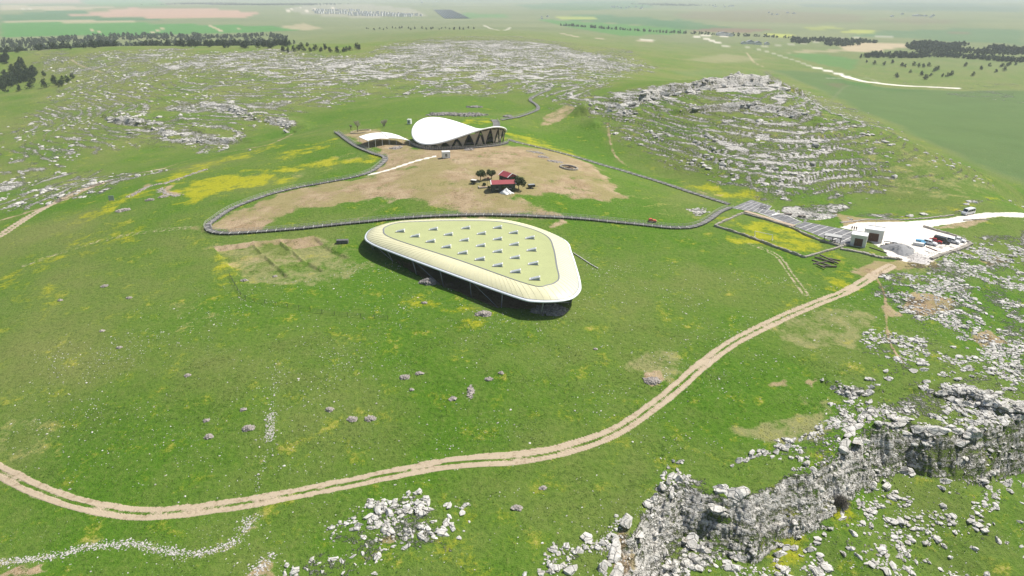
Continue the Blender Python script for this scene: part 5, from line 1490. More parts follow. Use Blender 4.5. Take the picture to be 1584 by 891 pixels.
def bare_tree(u, v, h, w, label, seed, shrub=False):
    r_ = np.random.default_rng(seed); p = ground(u, v); root = empty('bare_shrub' if shrub else 'bare_tree', p); tag(root, label, 'tree')
    t, tw_ = MB(), MB()
    if not shrub: limb(t, (0, 0, -.2), (0, 0, h * .4), .22, .15)
    for k in range(16 if shrub else 9):
        an = r_.uniform(0, 6.28); base = Vector((0, 0, 0 if shrub else h * r_.uniform(.3, .42))); e = Vector((w / 2 * r_.uniform(.2, .75) * math.cos(an), w / 2 * r_.uniform(.2, .75) * math.sin(an), h * r_.uniform(.55, .85))); limb(t, base, e, .09, .045, 5)
        for j in range(9):
            an2 = r_.uniform(0, 6.28); s = base.lerp(e, r_.uniform(.5, 1)); e2 = s + Vector((math.cos(an2) * w * .16, math.sin(an2) * w * .16, h * r_.uniform(.05, .25))); limb(tw_, s, e2, .035, .018, 3)
            for q_ in range(3):
                an3 = r_.uniform(0, 6.28); s3 = s.lerp(e2, r_.uniform(.4, 1)); limb(tw_, s3, s3 + Vector((math.cos(an3) * w * .08, math.sin(an3) * w * .08, h * r_.uniform(.0, .12))), .02, .012, 3)
    t.build('trunk', M_TWIG if shrub else M_BARK, root); tw_.build('twigs', M_TWIG, root)
bare_tree(553.5, 204, 7.0, 7.0, 'bare grey tree inside the stone planter ring', 11)
bare_tree(594, 196, 4.6, 6.0, 'grey leafless shrub on the grass behind the white tent', 12, True)
bare_tree(543, 201, 3.4, 3.0, 'thin bare sapling left of the stone planter', 13)
# grey thorn bush at the foot of the cliff
p = ground(1300, 782); r_ = np.random.default_rng(5); root = empty('thorn_bush', p); tag(root, 'round grey leafless thorn bush at the cliff foot', 'bush')
t = MB()
for k in range(420):
    an, el = r_.uniform(0, 6.28), r_.uniform(.1, 1.5); d = Vector((math.cos(an) * math.cos(el), math.sin(an) * math.cos(el), math.sin(el))); L = 2.4 * r_.uniform(.6, 1)
    a = d * L * r_.uniform(.1, .6); limb(t, a, d * L + Vector(r_.normal(size=3) * .2), .035, .012, 3)
t.build('branches', M_BUSH, root)
lv, lq = leaf_cloud([(0, 0, .9), (.8, 0, .8), (-.8, .2, .7), (.2, .6, 1.1)], [1.1, .9, .9, .9], 900, .11, r_)
link('foliage', np_mesh('foliage', lv, lq, None, M_BUSH), root)
# ================================================================== limestone boulders and loose stone
def rock_material():
    m, nt, b = new_mat('limestone'); N = NT(nt); p = N.pos()
    a = N.noise(p, .55, 5, .65); c = N.noise(p, 3.2, 4, .7); f = N.noise(p, 9, 3, .7)
    col = N.mix(N.step(a, .3, .7), (.40, .385, .345), (.68, .66, .61))
    col = N.mix(N.math('MULTIPLY', N.step(c, .46, .3), .75), col, (.15, .147, .135))
    col = N.mix(N.math('MULTIPLY', N.step(f, .55, .75), .5), col, (.64, .63, .60))
    col = N.mix(N.math('MULTIPLY', N.step(N.noise(p, .9, 3, .6), .6, .72), .55), col, (.40, .32, .24))
    vc = N.voronoi(p, .55, 'DISTANCE_TO_EDGE'); col = N.mix(N.math('MULTIPLY', N.step(vc, .05, .012), .6), col, (.13, .125, .11))
    N.put(b.inputs['Base Color'], col); b.inputs['Roughness'].default_value = .95; b.inputs['Specular IOR Level'].default_value = .1
    h = N.math('ADD', N.math('MULTIPLY', c, .5), N.math('ADD', N.math('MULTIPLY', f, .2), N.math('MULTIPLY', N.step(vc, 0, .08), .5)))
    nt.links.new(N.bump(h, .9, .3), b.inputs['Normal'])
    return m
M_ROCK = rock_material()
def rock_mesh(seed, sub_, name='boulder'):
    r_ = np.random.default_rng(seed)
    bm = bmesh.new(); bmesh.ops.create_icosphere(bm, subdivisions=sub_, radius=1)
    pl_ = []
    for k in range(7 + sub_ * 2):
        d = r_.normal(size=3); d /= np.linalg.norm(d); pl_.append((d, r_.uniform(.34, .78)))
    co = np.array([v_.co for v_ in bm.verts])
    for d, h_ in pl_:                                    # fracture planes cut flats
        e = co @ d - h_; co = co - np.where(e > 0, e, 0)[:, None] * d
    ph = r_.uniform(0, 6, 3)
    co = co * (1 + .05 * np.sin(co[:, [1]] * 7 + ph[0]) * np.sin(co[:, [0]] * 6 + ph[1]) + .03 * r_.normal(size=(len(co), 1)))
    co[:, 2] = co[:, 2] + .04 * np.round(np.sin(co[:, 2] * 6 + ph[2]))
    for v_, c in zip(bm.verts, co): v_.co = c
    me = bpy.data.meshes.new(name); bm.to_mesh(me); bm.free(); me.materials.append(M_ROCK)
    return me
ROCKS = [rock_mesh(200 + k, 3) for k in range(10)]
GROUPS = {
 'cliff': ('pale limestone block set in the cliff at bottom right', 'blocks of the bottom right cliff'),
 'centre': ('white limestone boulder in the outcrop below the track at bottom centre', 'boulders of the bottom centre outcrop'),
 'line': ('pale rock in the low line of slabs above the bottom right cliff', 'rocks in the slab line above the cliff'),
 'right': ('grey limestone rock on the stony ground at the right edge above the cliff', 'rocks at the right edge above the cliff'),
 'low': ('grey boulder on the grassy slope below the bottom right cliff', 'boulders below the cliff'),
 'rib': ('white rock in the upright rib left of the bottom right cliff', 'rocks of the upright rib'),
 'crag': ('grey crag rock on the stony ledges of the left hillside', 'crag rocks of the left hillside'),
 'scar': ('grey crag rock on the crest of the right-hand ridge', 'crag rocks of the ridge crest'),
}
def boulder(x, y, sx, sy, sz, key, sink=.35, rz=None):
    o = link('boulder', ROCKS[random.randrange(10)], None, (x, y, zat(x, y) + sz * (1 - 2 * sink) * .55), (random.uniform(-.25, .25), random.uniform(-.25, .25), random.uniform(0, 6.28) if rz is None else rz + random.uniform(-.25, .25)), (sx, sy, sz))
    tag(o, GROUPS[key][0], 'rock', GROUPS[key][1]); return o
def in_poly(uv, n, seed):
    r_ = np.random.default_rng(seed); P = hits(uv); out = []
    lo, hi = P.min(0), P.max(0)
    while len(out) < n:
        q = r_.uniform(lo, hi, size=(200, 2)); m = inside(q[:, 0], q[:, 1], P); out += q[m].tolist()
    return out[:n]
rr_ = np.random.default_rng(99)
CLS_ = resample(CLIFF, .8)
vis = [p for p in CLS_ if 8 < p[0] < 135 and p[1] > 78]
for k in range(60):
    i_ = int(rr_.integers(2, len(vis) - 2)); p = vis[i_]; t = vis[i_ + 1] - vis[i_ - 1]; t = t / np.linalg.norm(t); nrm_ = np.array([t[1], -t[0]])
    off = rr_.choice([rr_.uniform(-3.0, .3), rr_.uniform(5.0, 8.5)], p=[.5, .5]); s = rr_.uniform(.6, 1.9)
    q = p + nrm_ * off
    boulder(q[0], q[1], s * rr_.uniform(1, 1.5), s * rr_.uniform(.7, 1), s * rr_.uniform(.55, .95), 'cliff', .45, math.atan2(t[1], t[0]))
for k in range(26):                                     # slabs along the lip
    i_ = int(rr_.integers(2, len(vis) - 2)); p = vis[i_]; t = vis[i_ + 1] - vis[i_ - 1]; t = t / np.linalg.norm(t); nrm_ = np.array([t[1], -t[0]]); q = p + nrm_ * rr_.uniform(-2.5, .8); s = rr_.uniform(1.3, 2.4)
    boulder(q[0], q[1], s * 1.5, s * .85, s * .5, 'cliff', .42, math.atan2(t[1], t[0]))
for q in in_poly([(545,800),(600,775),(660,772),(722,788),(716,812),(690,832),(620,850),(560,845),(520,832)], 42, 1): s = rr_.uniform(.35, 1.15); boulder(q[0], q[1], s * 1.35, s * .85, s * .5, 'centre', .4)
for q in in_poly([(470,860),(560,850),(620,870),(610,891),(420,891)], 14, 2): s = rr_.uniform(.3, .8); boulder(q[0], q[1], s * 1.35, s * .85, s * .45, 'centre', .4)
L_ = resample(hits([(1140,718),(1170,705),(1200,695),(1235,680),(1270,665),(1300,655)]), .9)
for q in L_: s = rr_.uniform(.4, .95); boulder(q[0] + rr_.normal() * .5, q[1] + rr_.normal() * .5, s * 1.3, s * .8, s * .8, 'line', .3, .5)
for q in in_poly([(1280,600),(1340,570),(1584,560),(1584,650),(1440,670),(1330,670)], 34, 3): s = rr_.uniform(.4, 1.3); boulder(q[0], q[1], s * 1.4, s * .9, s * .7, 'right', .35, 0)
for uv in ([(1440,608),(1480,616),(1520,625),(1560,640),(1584,645)], [(1288,602),(1310,612),(1350,606)]):
    for q in resample(hits(uv), 1.3): s = rr_.uniform(.6, 1.3); boulder(q[0], q[1] + rr_.normal() * .5, s * 1.4, s * .9, s * .9, 'right', .35, 0)
for q in in_poly([(1180,850),(1340,775),(1480,745),(1584,735),(1584,891),(1120,891)], 55, 4): s = rr_.uniform(.3, 1.1); boulder(q[0], q[1], s * 1.3, s * .85, s * .62, 'low', .4)
for q in in_poly([(1000,790),(1035,720),(1050,700),(1062,705),(1050,750),(1030,800)], 18, 5): s = rr_.uniform(.4, 1.0); boulder(q[0], q[1], s, s * .8, s * 1.0, 'rib', .3)
for uv in ([(940,172),(985,160),(1030,149),(1080,140),(1130,135),(1180,133),(1213,140)],):
    for q in resample(hits(uv), 9.0): s = rr_.uniform(2.2, 4.2); boulder(q[0], q[1] + rr_.normal() * 2, s * 1.5, s, s * .75, 'scar', .35, 0)

for uv in ([(168,184),(185,190),(215,192),(250,190)], [(240,203),(262,209),(282,208)], [(300,163),(330,166),(355,170),(380,180)], [(402,187),(420,191),(440,194),(452,202)]):
    for q in resample(hits(uv), 8.0): s = rr_.uniform(1.2, 2.8); boulder(q[0] + rr_.normal(), q[1] + rr_.normal() * 3, s * 1.5, s, s * .8, 'crag', .4, 0)

# loose stone too plentiful to count: one mesh per stretch of land
def tiny_rocks(pos, size, seed, flat=.7):
    r_ = np.random.default_rng(seed)
    bm = bmesh.new(); bmesh.ops.create_icosphere(bm, subdivisions=1, radius=1); base = np.array([v_.co for v_ in bm.verts]); tri = np.array([[v_.index for v_ in f.verts] for f in bm.faces]); bm.free()
    n = len(pos); nb = len(base)
    V = base[None] * (1 + r_.uniform(-.32, .32, (n, nb, 1)))
    V = V * (size[:, None, None] * np.stack([r_.uniform(.8, 1.5, n), r_.uniform(.7, 1.1, n), r_.uniform(.45, 1.0, n) * flat], 1)[:, None, :])
    an = r_.uniform(0, 6.28, n); c, s = np.cos(an)[:, None], np.sin(an)[:, None]
    X = V[..., 0] * c - V[..., 1] * s; Y = V[..., 0] * s + V[..., 1] * c
    V = np.stack([X, Y, V[..., 2]], -1) + pos[:, None, :]
    T = tri[None] + (np.arange(n) * nb)[:, None, None]
    return V.reshape(-1, 3), T.reshape(-1, 3)
def scatter(n, rmin, rmax, azl, wfun, seed):
    r_ = np.random.default_rng(seed); out = []
    tot = 0
    for it in range(60):
        m = 40000
        r2 = np.sqrt(r_.uniform(rmin ** 2, rmax ** 2, m)); az = r_.uniform(-azl, azl, m)
        x, y = r2 * np.sin(az), r2 * np.cos(az)
        fj = np.interp(az, AZ, np.arange(len(AZ))); fi = np.interp(r2, RR, np.arange(len(RR)))
        w = wfun(x, y, fi, fj)
        k = r_.uniform(0, 1, m) < w
        out.append(np.stack([x, y], 1)[k]); tot += k.sum()
        if tot >= n: break
    P = np.vstack(out)[:n]
    return np.c_[P, height(P[:, 0], P[:, 1])]
BARE = np.clip(RUT + GRAVEL + SOIL * .6, 0, 1)
def w_near(x, y, fi, fj):
    rk = _bil(ROCK, fi, fj); return np.clip((rk - .15) * 1.4, 0, 1) * np.clip(.25 + 2.2 * (fbm(x / 5, y / 5, 2, 71) + fbm(x / 17, y / 17, 2, 72)), 0, 1) * (1 - _bil(BARE, fi, fj)) * np.where(np.abs(_bil(CLIFF_SD, fi, fj) - 3) < 4.5, .15, 1)
P_ = scatter(12000, 72, 300, R(42), w_near, 1)
sz_ = np.exp(np.random.default_rng(2).normal(-1.45, .6, len(P_))).clip(.12, .95)
V_, T_ = tiny_rocks(P_ + np.c_[np.zeros((len(P_), 2)), sz_ * .1], sz_, 3)
tag(link('loose_rocks', np_mesh('loose_rocks', V_, None, T_, M_ROCK)), 'loose pale rocks strewn over the near stony ground', kind='stuff')
def w_grass(x, y, fi, fj): return np.clip(.02 + .5 * np.clip(fbm(x / 30, y / 30, 4, 73, .7) + .12, 0, 1), 0, 1) * (1 - _bil(BARE, fi, fj))
P_ = scatter(7000, 74, 215, R(42), w_grass, 4)
sz_ = np.exp(np.random.default_rng(5).normal(-2.35, .4, len(P_))).clip(.05, .3)
V_, T_ = tiny_rocks(P_, sz_, 6)
tag(link('pebbles', np_mesh('pebbles', V_, None, T_, M_ROCK)), 'small pale stones scattered in the green turf', kind='stuff')
def w_far(x, y, fi, fj): return np.clip((_bil(ROCK, fi, fj) - .25) * 1.6, 0, 1) * np.clip(.3 + 1.8 * fbm(x / 22, y / 30, 3, 74), 0, 1)
P_ = scatter(14000, 300, 1150, R(42), w_far, 7)
sz_ = np.exp(np.random.default_rng(8).normal(-.25, .45, len(P_))).clip(.35, 2.2)
V_, T_ = tiny_rocks(P_, sz_, 9)
tag(link('hillside_rocks', np_mesh('hillside_rocks', V_, None, T_, M_ROCK)), 'grey limestone rocks covering the far ridges', kind='stuff')

# ---- heaps of cleared stones on the grass
M_HEAP2 = mat('pale_pebbles', (.46, .44, .41), .95, .3, 2.5, spec=.1, bump=.8)
M_HEAP = mat('heaped_stones', (.34, .305, .275), .95, .4, 2.5, spec=.1, bump=.8)
def heap(u, v, w, d, h, label, seed, m_=None, n=150, group='heaps of cleared stones in the grass', st=.16, low=0):
    r_ = np.random.default_rng(seed); p = ground(u, v)
    k = r_.normal(size=(n, 2)) * .42; rad = np.hypot(k[:, 0], k[:, 1]); k = k[rad < 1.0]; rad = rad[rad < 1.0]
    zz = h * (1 - rad ** 1.6)
    x, y = k[:, 0] * w, k[:, 1] * d
    pos = np.c_[x, y, height(p.x + x, p.y + y) - p.z + zz * .9]
    V1, T1 = tiny_rocks(pos, np.exp(r_.normal(math.log(st), .35, len(pos))), seed + 1, .9)
    a = np.linspace(0, 2 * np.pi, 20, endpoint=False); rings = []
    for f in (1.0, .8, .55, .3, .05):
        ww = 1 + .18 * np.sin(3 * a + seed) + .1 * np.sin(5 * a + 2 * seed)
        xx, yy = f * .9 * w * ww * np.cos(a), f * .9 * d * ww * np.sin(a); rings.append(np.c_[xx, yy, height(p.x + xx, p.y + yy) - p.z + h * (1 - f ** 1.6) - .05 - low])
    V2, Q2 = loop_strip(rings)
    o = link('stone_heap', np_mesh('stone_heap', np.vstack([V2, V1]), Q2, T1 + len(V2), m_ or M_HEAP), None, p)
    tag(o, label, 'stone heap', group); return o
HE = [(162,443,1.3,.9,'stone heap on the left slope, upper of the pair'),(200,461,.9,.6,'small stone heap on the left slope, lower of the pair'),(185,538,.8,.5,'small lone stone heap on the open left slope'),(158,512,.7,.5,'tiny grey stone heap left of the lone heap on the left slope'),
 (384,663,1.6,1.0,'largest stone heap in the lower left group by the stony strip'),(323,676,1.1,.8,'lowest stone heap in the lower left group'),(376,634,.8,.5,'topmost small stone heap in the lower left group'),(319,651,.7,.5,'leftmost small stone heap in the lower left group'),
 (510,634,1.1,.8,'leftmost of three stone heaps in the lower middle grass'),(545,649,1.2,.9,'middle of three stone heaps in the lower middle grass'),(573,648,1.3,1.0,'rightmost of three stone heaps in the lower middle grass'),
 (626,584,1.4,1.0,'grey stone heap at the left of the upper middle group'),(648,578,1.0,.6,'small stone heap right behind the grey one in the upper middle group'),(637,603,.5,.4,'tiny stone heap below the upper middle pair'),(701,617,.9,.7,'round stone heap left of the tall narrow heap'),(728,606,.9,2.6,'long narrow stone heap in the central grass'),(756,587,1.0,.7,'stone heap right of the long narrow heap'),(775,577,.7,.5,'small pale stone heap furthest right in the central grass'),
 (748,486,2.6,1.7,'big tan stone heap in front of the cream shelter'),(799,786,1.1,.7,'lone stone heap below the track near the bottom centre'),(840,755,.7,.5,'small tan earth heap just below the track'),(1009,590,2.2,1.4,'pale stone heap on bare earth beside the track'),(657,469,.8,.5,'small stone heap in the grass left of the shelter front'),(921,540,.5,.3,'tiny stone heap right of the shelter in open grass'),
 (93,465,.9,.5,'grey stone patch on far left slope by yellow flowers'),(378,434,1.2,.7,'pale stones beside the wire fence corner'),(290,581,.8,.6,'pinkish earth heap in a dark tuft on the left slope'),(425,428,.8,.5,'small pale stone spread below the trial trenches'),
 (190,326,3.5,2.0,'grey stone heap on the upper left slope below the panel'),(232,310,2.2,1.2,'left grey stone heap right of the upright panel'),(252,305,2.4,1.2,'right grey stone heap right of the upright panel')]
for k, (u, v, w, d, lb) in enumerate(HE): heap(u, v, w, d, min(.75, .4 * w), lb, 300 + k, n=int(90 + 60 * w), st=.15 if w < 2 else .22)
heap(850, 480, 5.5, 3.6, 1.6, 'grey rubble slope under the right corner of the cream shelter', 400, mat('rubble_grey', (.26, .24, .225), .95, .4, 2, spec=.1, bump=.8), 420, 'rubble under the shelter', .3)
heap(665, 437, 3.5, 2.2, 1.4, 'dark rubble stack under the front edge of the cream shelter', 401, bpy.data.materials['rubble_grey'], 260, 'rubble under the shelter', .3)
heap(1392, 387, 6.0, 6.5, 2.4, 'big grey gravel heap beside the small awning', 402, mat('grey_gravel', (.30, .30, .30), .95, .12, 4, spec=.1, bump=.3), 500, 'gravel heaps at the car park', .09)
heap(1418, 398, 5.5, 6.5, .7, 'pale spread of gravel between the grey heap and track', 403, mat('pale_gravel', (.52, .49, .46), .95, .15, 4, spec=.1, bump=.3), 500, 'gravel heaps at the car park', .09)
M_DSTONE = mat('dark_stones', (.09, .085, .08), .95, .4, .9, spec=.1, bump=.8, two=(.40, .38, .35))
for k, (u, v, w, d, lb) in enumerate([(688,177,14,10,'broad field of dark stones behind the white canopy, left'), (724,178,14,11,'broad field of dark stones behind the white canopy, right'), (733,166,6,3,'smaller field of dark stones furthest behind the canopy'), (786,181,3,2.5,'small dark stone pile beside the zigzag boardwalk')]):
    heap(u, v, w, d, .6, lb, 410 + k, M_DSTONE, 330, 'stone fields behind the canopy', .62, 1.4)
for k, (u, v, w, d, lb) in enumerate([(612,229,4,3,'brown broken ground with stones in front of the white tent'), (830,236,5,2.5,'excavated stones on the slope, left of the ring hollow'), (858,250,4,2.5,'excavated stones on the slope just above the ring hollow'), (840,243,3,2,'excavated stones between the two stony cuttings on the right slope'), (725,232,2.5,1.2,'dark stones at the foot of the canopy walkway')]):
    heap(u, v, w, d, .35, lb, 420 + k, M_HEAP, 140, 'excavated stones round the canopy', .3)
# ring hollow on the right-hand soil slope
p = ground(880, 260); rh = empty('stone_ring', p); tag(rh, 'small oval ring of brown stones dug into the right soil slope', 'stone ring')
for k in range(22):
    an = 2 * math.pi * k / 22; x, y = 3.9 * math.cos(an), 3.6 * math.sin(an)
    link('stone', STONES[k % 5], rh, (x, y, zat(p.x + x, p.y + y) - p.z + .3), (0, 0, an + 1.57), (1.2, .7, .9))
heap(880, 260, 3.2, 3.0, .15, 'dark earth inside the oval stone ring', 431, mat('dark_earth', (.09, .06, .04), .95, .3, 2, spec=.1), 60, 'ring hollow', .2)
# grey stone banks on the upper left slope
for k, (uv, lb) in enumerate([([(200,305),(215,296),(232,288),(258,283)], 'grey stone bank running along the upper left crest'), ([(255,284),(290,272),(320,262)], 'thin grey stone bank further along the left crest'), ([(248,292),(258,300),(278,303)], 'short hooked grey stone bank among the left slope heaps')]):
    L_ = resample(catmull(hits(uv), 5), .55); r_ = np.random.default_rng(500 + k); p = Vector((*L_[0], zat(*L_[0])))
    n_ = 5; q = np.repeat(L_, n_, 0) + r_.normal(size=(len(L_) * n_, 2)) * .8
    V1, T1 = tiny_rocks(np.c_[q, height(q[:, 0], q[:, 1])] - np.array(p), np.exp(r_.normal(-1.2, .35, len(q))), 510 + k, .9)
    tag(link('stone_bank', np_mesh('stone_bank', V1, None, T1, M_HEAP), None, p), lb, 'stone bank', 'stone banks on the left crest', 'stuff')
for k, (uv, lb) in enumerate([([(-10,872),(80,861),(140,846),(200,842),(245,850),(300,857),(350,845),(372,835)], 'long wavy bank of pale pebbles across the bottom left grass'), ([(378,822),(388,802)], 'short bank of pale pebbles just below the track at lower left'), ([(419,640),(418,668),(416,682)], 'upright streak of pale pebbles above the track at lower left'), ([(428,560),(424,600),(420,640)], 'faint dotted line of pebbles in the left middle grass'), ([(412,700),(402,730),(394,762)], 'faint dotted line of pebbles running down to the track'), ([(395,891),(408,872),(420,862)], 'pale pebble bank at the bottom edge left of the white boulders')]):
    L_ = resample(catmull(hits(uv), 5), .3); r_ = np.random.default_rng(520 + k); p = Vector((*L_[0], zat(*L_[0]))); n_ = (8, 11, 9, 1, 1, 10)[k]
    q = np.repeat(L_, n_, 0) + r_.normal(size=(len(L_) * n_, 2)) * (.55, .8, .55, .5, .5, .8)[k]
    V1, T1 = tiny_rocks(np.c_[q, height(q[:, 0], q[:, 1])] - np.array(p), np.exp(r_.normal(-2.25, .4, len(q))), 530 + k, .9)
    tag(link('pebble_bank', np_mesh('pebble_bank', V1, None, T1, M_HEAP2), None, p), lb, 'stone bank', 'pebble banks in the grass', 'stuff')
# ---- weeds and grass tufts standing proud of the turf
def tufts(P, size, seed):
    r_ = np.random.default_rng(seed); n = len(P); V = np.zeros((n, 3, 3, 3)); 
    for k in range(3):
        a = r_.uniform(0, 6.28, n); c, s = np.cos(a) * size, np.sin(a) * size
        V[:, k, 0] = P + np.c_[c * .6, s * .6, -.05 * np.ones(n)]; V[:, k, 1] = P + np.c_[-c * .6, -s * .6, -.05 * np.ones(n)]; V[:, k, 2] = P + np.c_[r_.normal(size=(n, 2)) * (size * .5)[:, None], size * r_.uniform(.7, 1.4, n)]
    return V.reshape(-1, 3), np.arange(n * 9).reshape(-1, 3)
M_TUFT = leaf_mat('grass_tufts', (.075, .15, .025), (.21, .26, .08))
def w_tuft(x, y, fi, fj): return (1 - _bil(BARE, fi, fj)) * np.clip(1 - 1.2 * _bil(ROCK, fi, fj), .1, 1) * np.clip(.3 + 1.6 * fbm(x / 9, y / 9, 3, 75), .05, 1)
P_ = scatter(36000, 74, 170, R(42), w_tuft, 11)
V_, T_ = tufts(P_, np.random.default_rng(12).uniform(.05, .17, len(P_)), 13)
tag(link('grass_tufts', np_mesh('grass_tufts', V_, None, T_, M_TUFT)), 'grass tufts and weeds in the foreground turf', kind='stuff')
# ================================================================== pines
def pine_meshes(seed):
    r_ = np.random.default_rng(seed)
    h = 8.4; cs, rs = [], []
    for k in range(11):
        t = k / 10; an = r_.uniform(0, 6.28); w = 3.4 * (1 - .6 * t ** 1.6) * r_.uniform(.35, .8)
        cs.append((w * math.cos(an), w * math.sin(an), 1.8 + (h - 2.6) * t)); rs.append(2.3 * (1 - .5 * t) * r_.uniform(.75, 1.15) + .25)
    lv, lq = leaf_cloud(cs, rs, 260, .72, r_)
    t = MB(); limb(t, (0, 0, -.4), (0, 0, h * .8), .22, .06, 5)
    return np_mesh('crown', lv, lq, None, M_PINE), t.mesh('trunk', M_BARK)
PINES = [pine_meshes(600 + k) for k in range(6)]
n_pine = 0
def pine(x, y, s, label, group):
    global n_pine
    root = empty('pine_tree', (x, y, zat(x, y))); tag(root, label, 'tree', group)
    c, t = PINES[random.randrange(6)]
    rz = random.uniform(0, 6.28)
    link('crown', c, root, None, (0, 0, rz), (s * random.uniform(.85, 1.2), s * random.uniform(.85, 1.2), s * random.uniform(.85, 1.1))); link('trunk', t, root, None, None, (s, s, s))
    n_pine += 1
for (u, v) in [(1340,97),(1352,100),(1380,98),(1395,103),(1413,102),(1428,104),(1436,103),(1425,117),(1432,123),(1440,118),(1446,111),(1450,109),(1458,119),(1472,117),(1493,103),(1505,118),(1517,108),(1540,112),(1553,110),(1558,103),(1570,101),(1530,103),(1386,120),(1408,113),(1466,119),(1421,104),(1368,101),(1400,104),(1562,101),(1550,104)]:
    q = hit(u, v)[0]; pine(q[0], q[1], random.uniform(.75, 1.1), 'lone dark pine on the pale grass of the far right valley', 'scattered pines in the far right valley')
for (u, v) in [(68,118),(84,128),(98,130),(105,128),(112,122),(95,134),(70,136),(52,128),(48,137),(30,141),(8,143),(40,120),(88,132),(20,285),(28,275),(110,350),(18,330)][:13]:
    q = hit(u, v)[0]; pine(q[0], q[1], random.uniform(.75, 1.05), 'dark pine at the edge of the grove by the left border', 'pines of the left grove')
for (u, v) in [(455,80),(462,78),(470,79),(480,80),(488,78),(497,80),(510,81),(522,82),(536,80),(541,78),(552,76),(438,80),(446,81),(466,74),(476,72),(448,70),(455,68),(556,77),(503,77),(532,81)]:
    q = hit(u, v)[0]; pine(q[0], q[1], random.uniform(.75, 1.05), 'separate dark pine right of the long forest belt on the left skyline', 'pines right of the forest belt')
for u in np.linspace(565, 730, 26):
    q = hit(float(u) + random.uniform(-3, 3), 45 + random.uniform(-1.2, 1.6))[0]; pine(q[0], q[1], random.uniform(.6, .9), 'small dark pine in the thin row beyond the stony plateau', 'row of pines beyond the plateau')
for q in in_poly([(0,92),(25,90),(48,100),(56,118),(45,128),(0,140)], 80, 31): pine(q[0], q[1], random.uniform(.8, 1.15), 'dark pine inside the dense grove by the left border', 'pines of the left grove')
ROWS = [in_poly([(0,64),(60,60),(200,54),(420,55),(445,60),(445,76),(300,74),(120,76),(0,86)], 1900, 32), in_poly([(1222,60),(1262,60),(1330,64),(1360,66),(1330,70),(1300,72),(1262,71),(1225,66)], 400, 33), in_poly([(1395,68),(1440,66),(1584,76),(1584,98),(1500,92),(1430,90),(1330,90),(1335,86),(1420,84)], 1200, 34)]
ROWS[0] = [q for q in ROWS[0] if perlin(np.array([q[0] / 90]), np.array([q[1] / 140]), 5)[0] > -.22]; ROWS[2] = [q for q in ROWS[2] if perlin(np.array([q[0] / 110]), np.array([q[1] / 150]), 6)[0] > -.2]; ROWS[1] = [q for q in ROWS[1] if perlin(np.array([q[0] / 110]), np.array([q[1] / 150]), 7)[0] > -.15]
NEARP = sorted([q for q in ROWS[0] if math.hypot(*q) < 2600], key=lambda q: math.hypot(*q))[:90]
for q in NEARP: pine(q[0], q[1], random.uniform(.85, 1.2), 'dark pine in the front of the long forest belt on the left skyline', 'front pines of the left forest belt')
NEARR = sorted(ROWS[2], key=lambda q: math.hypot(*q))[:60]
for q in NEARR: pine(q[0], q[1], random.uniform(.85, 1.2), 'dark pine along the front of the right-hand forest', 'front pines of the right forest')
def forest(pts, name, label, seed):
    r_ = np.random.default_rng(seed); V, Qs, off = [], [], 0
    low = []
    for k in range(4):
        cs = [(r_.normal() * 1.5, r_.normal() * 1.5, 2.0 + 1.1 * j) for j in range(6)]; low.append(leaf_cloud(cs, [2.6 - .25 * j for j in range(6)], 60, 1.6, r_))
    for (x, y) in pts:
        v_, q_ = low[r_.integers(4)]; s = r_.uniform(.6, 1.3); a = r_.uniform(0, 6.28); c_, s_ = math.cos(a) * s, math.sin(a) * s
        vv = np.c_[v_[:, 0] * c_ - v_[:, 1] * s_ + x, v_[:, 0] * s_ + v_[:, 1] * c_ + y, v_[:, 2] * s + zat(x, y)]
        V.append(vv); Qs.append(q_ + off); off += len(vv)
    tag(link(name, np_mesh(name, np.vstack(V), np.vstack(Qs), None, M_PINE)), label, kind='stuff')
ns = set(map(tuple, NEARP)); nr_ = set(map(tuple, NEARR))
forest([q for q in ROWS[0] if tuple(q) not in ns], 'forest', 'dark pine forest belt along the left skyline', 41)
forest(ROWS[1] + [q for q in ROWS[2] if tuple(q) not in nr_], 'forest', 'dark pine forest across the far right valley', 42)
tl = []
for uv in ([(870,40),(940,45),(1000,49),(1060,52),(1120,55),(1180,57),(1235,60)], [(1000,6),(1030,7),(1060,9)], [(270,7),(330,5),(400,8),(440,6)], [(440,8),(520,5)], [(60,14),(80,15)], [(620,6),(628,8)]):
    L_ = resample(hits(uv), 9 if uv[0][0] == 870 else 16); k = 1 if uv[0][0] == 870 else 6
    q = np.repeat(L_, k, 0) + np.random.default_rng(int(uv[0][0])).normal(size=(len(L_) * k, 2)) * (4 if k == 1 else 150); tl += q.tolist()
forest(tl[:2600], 'tree_lines', 'rows and woods of dark trees far out on the plain', 43)

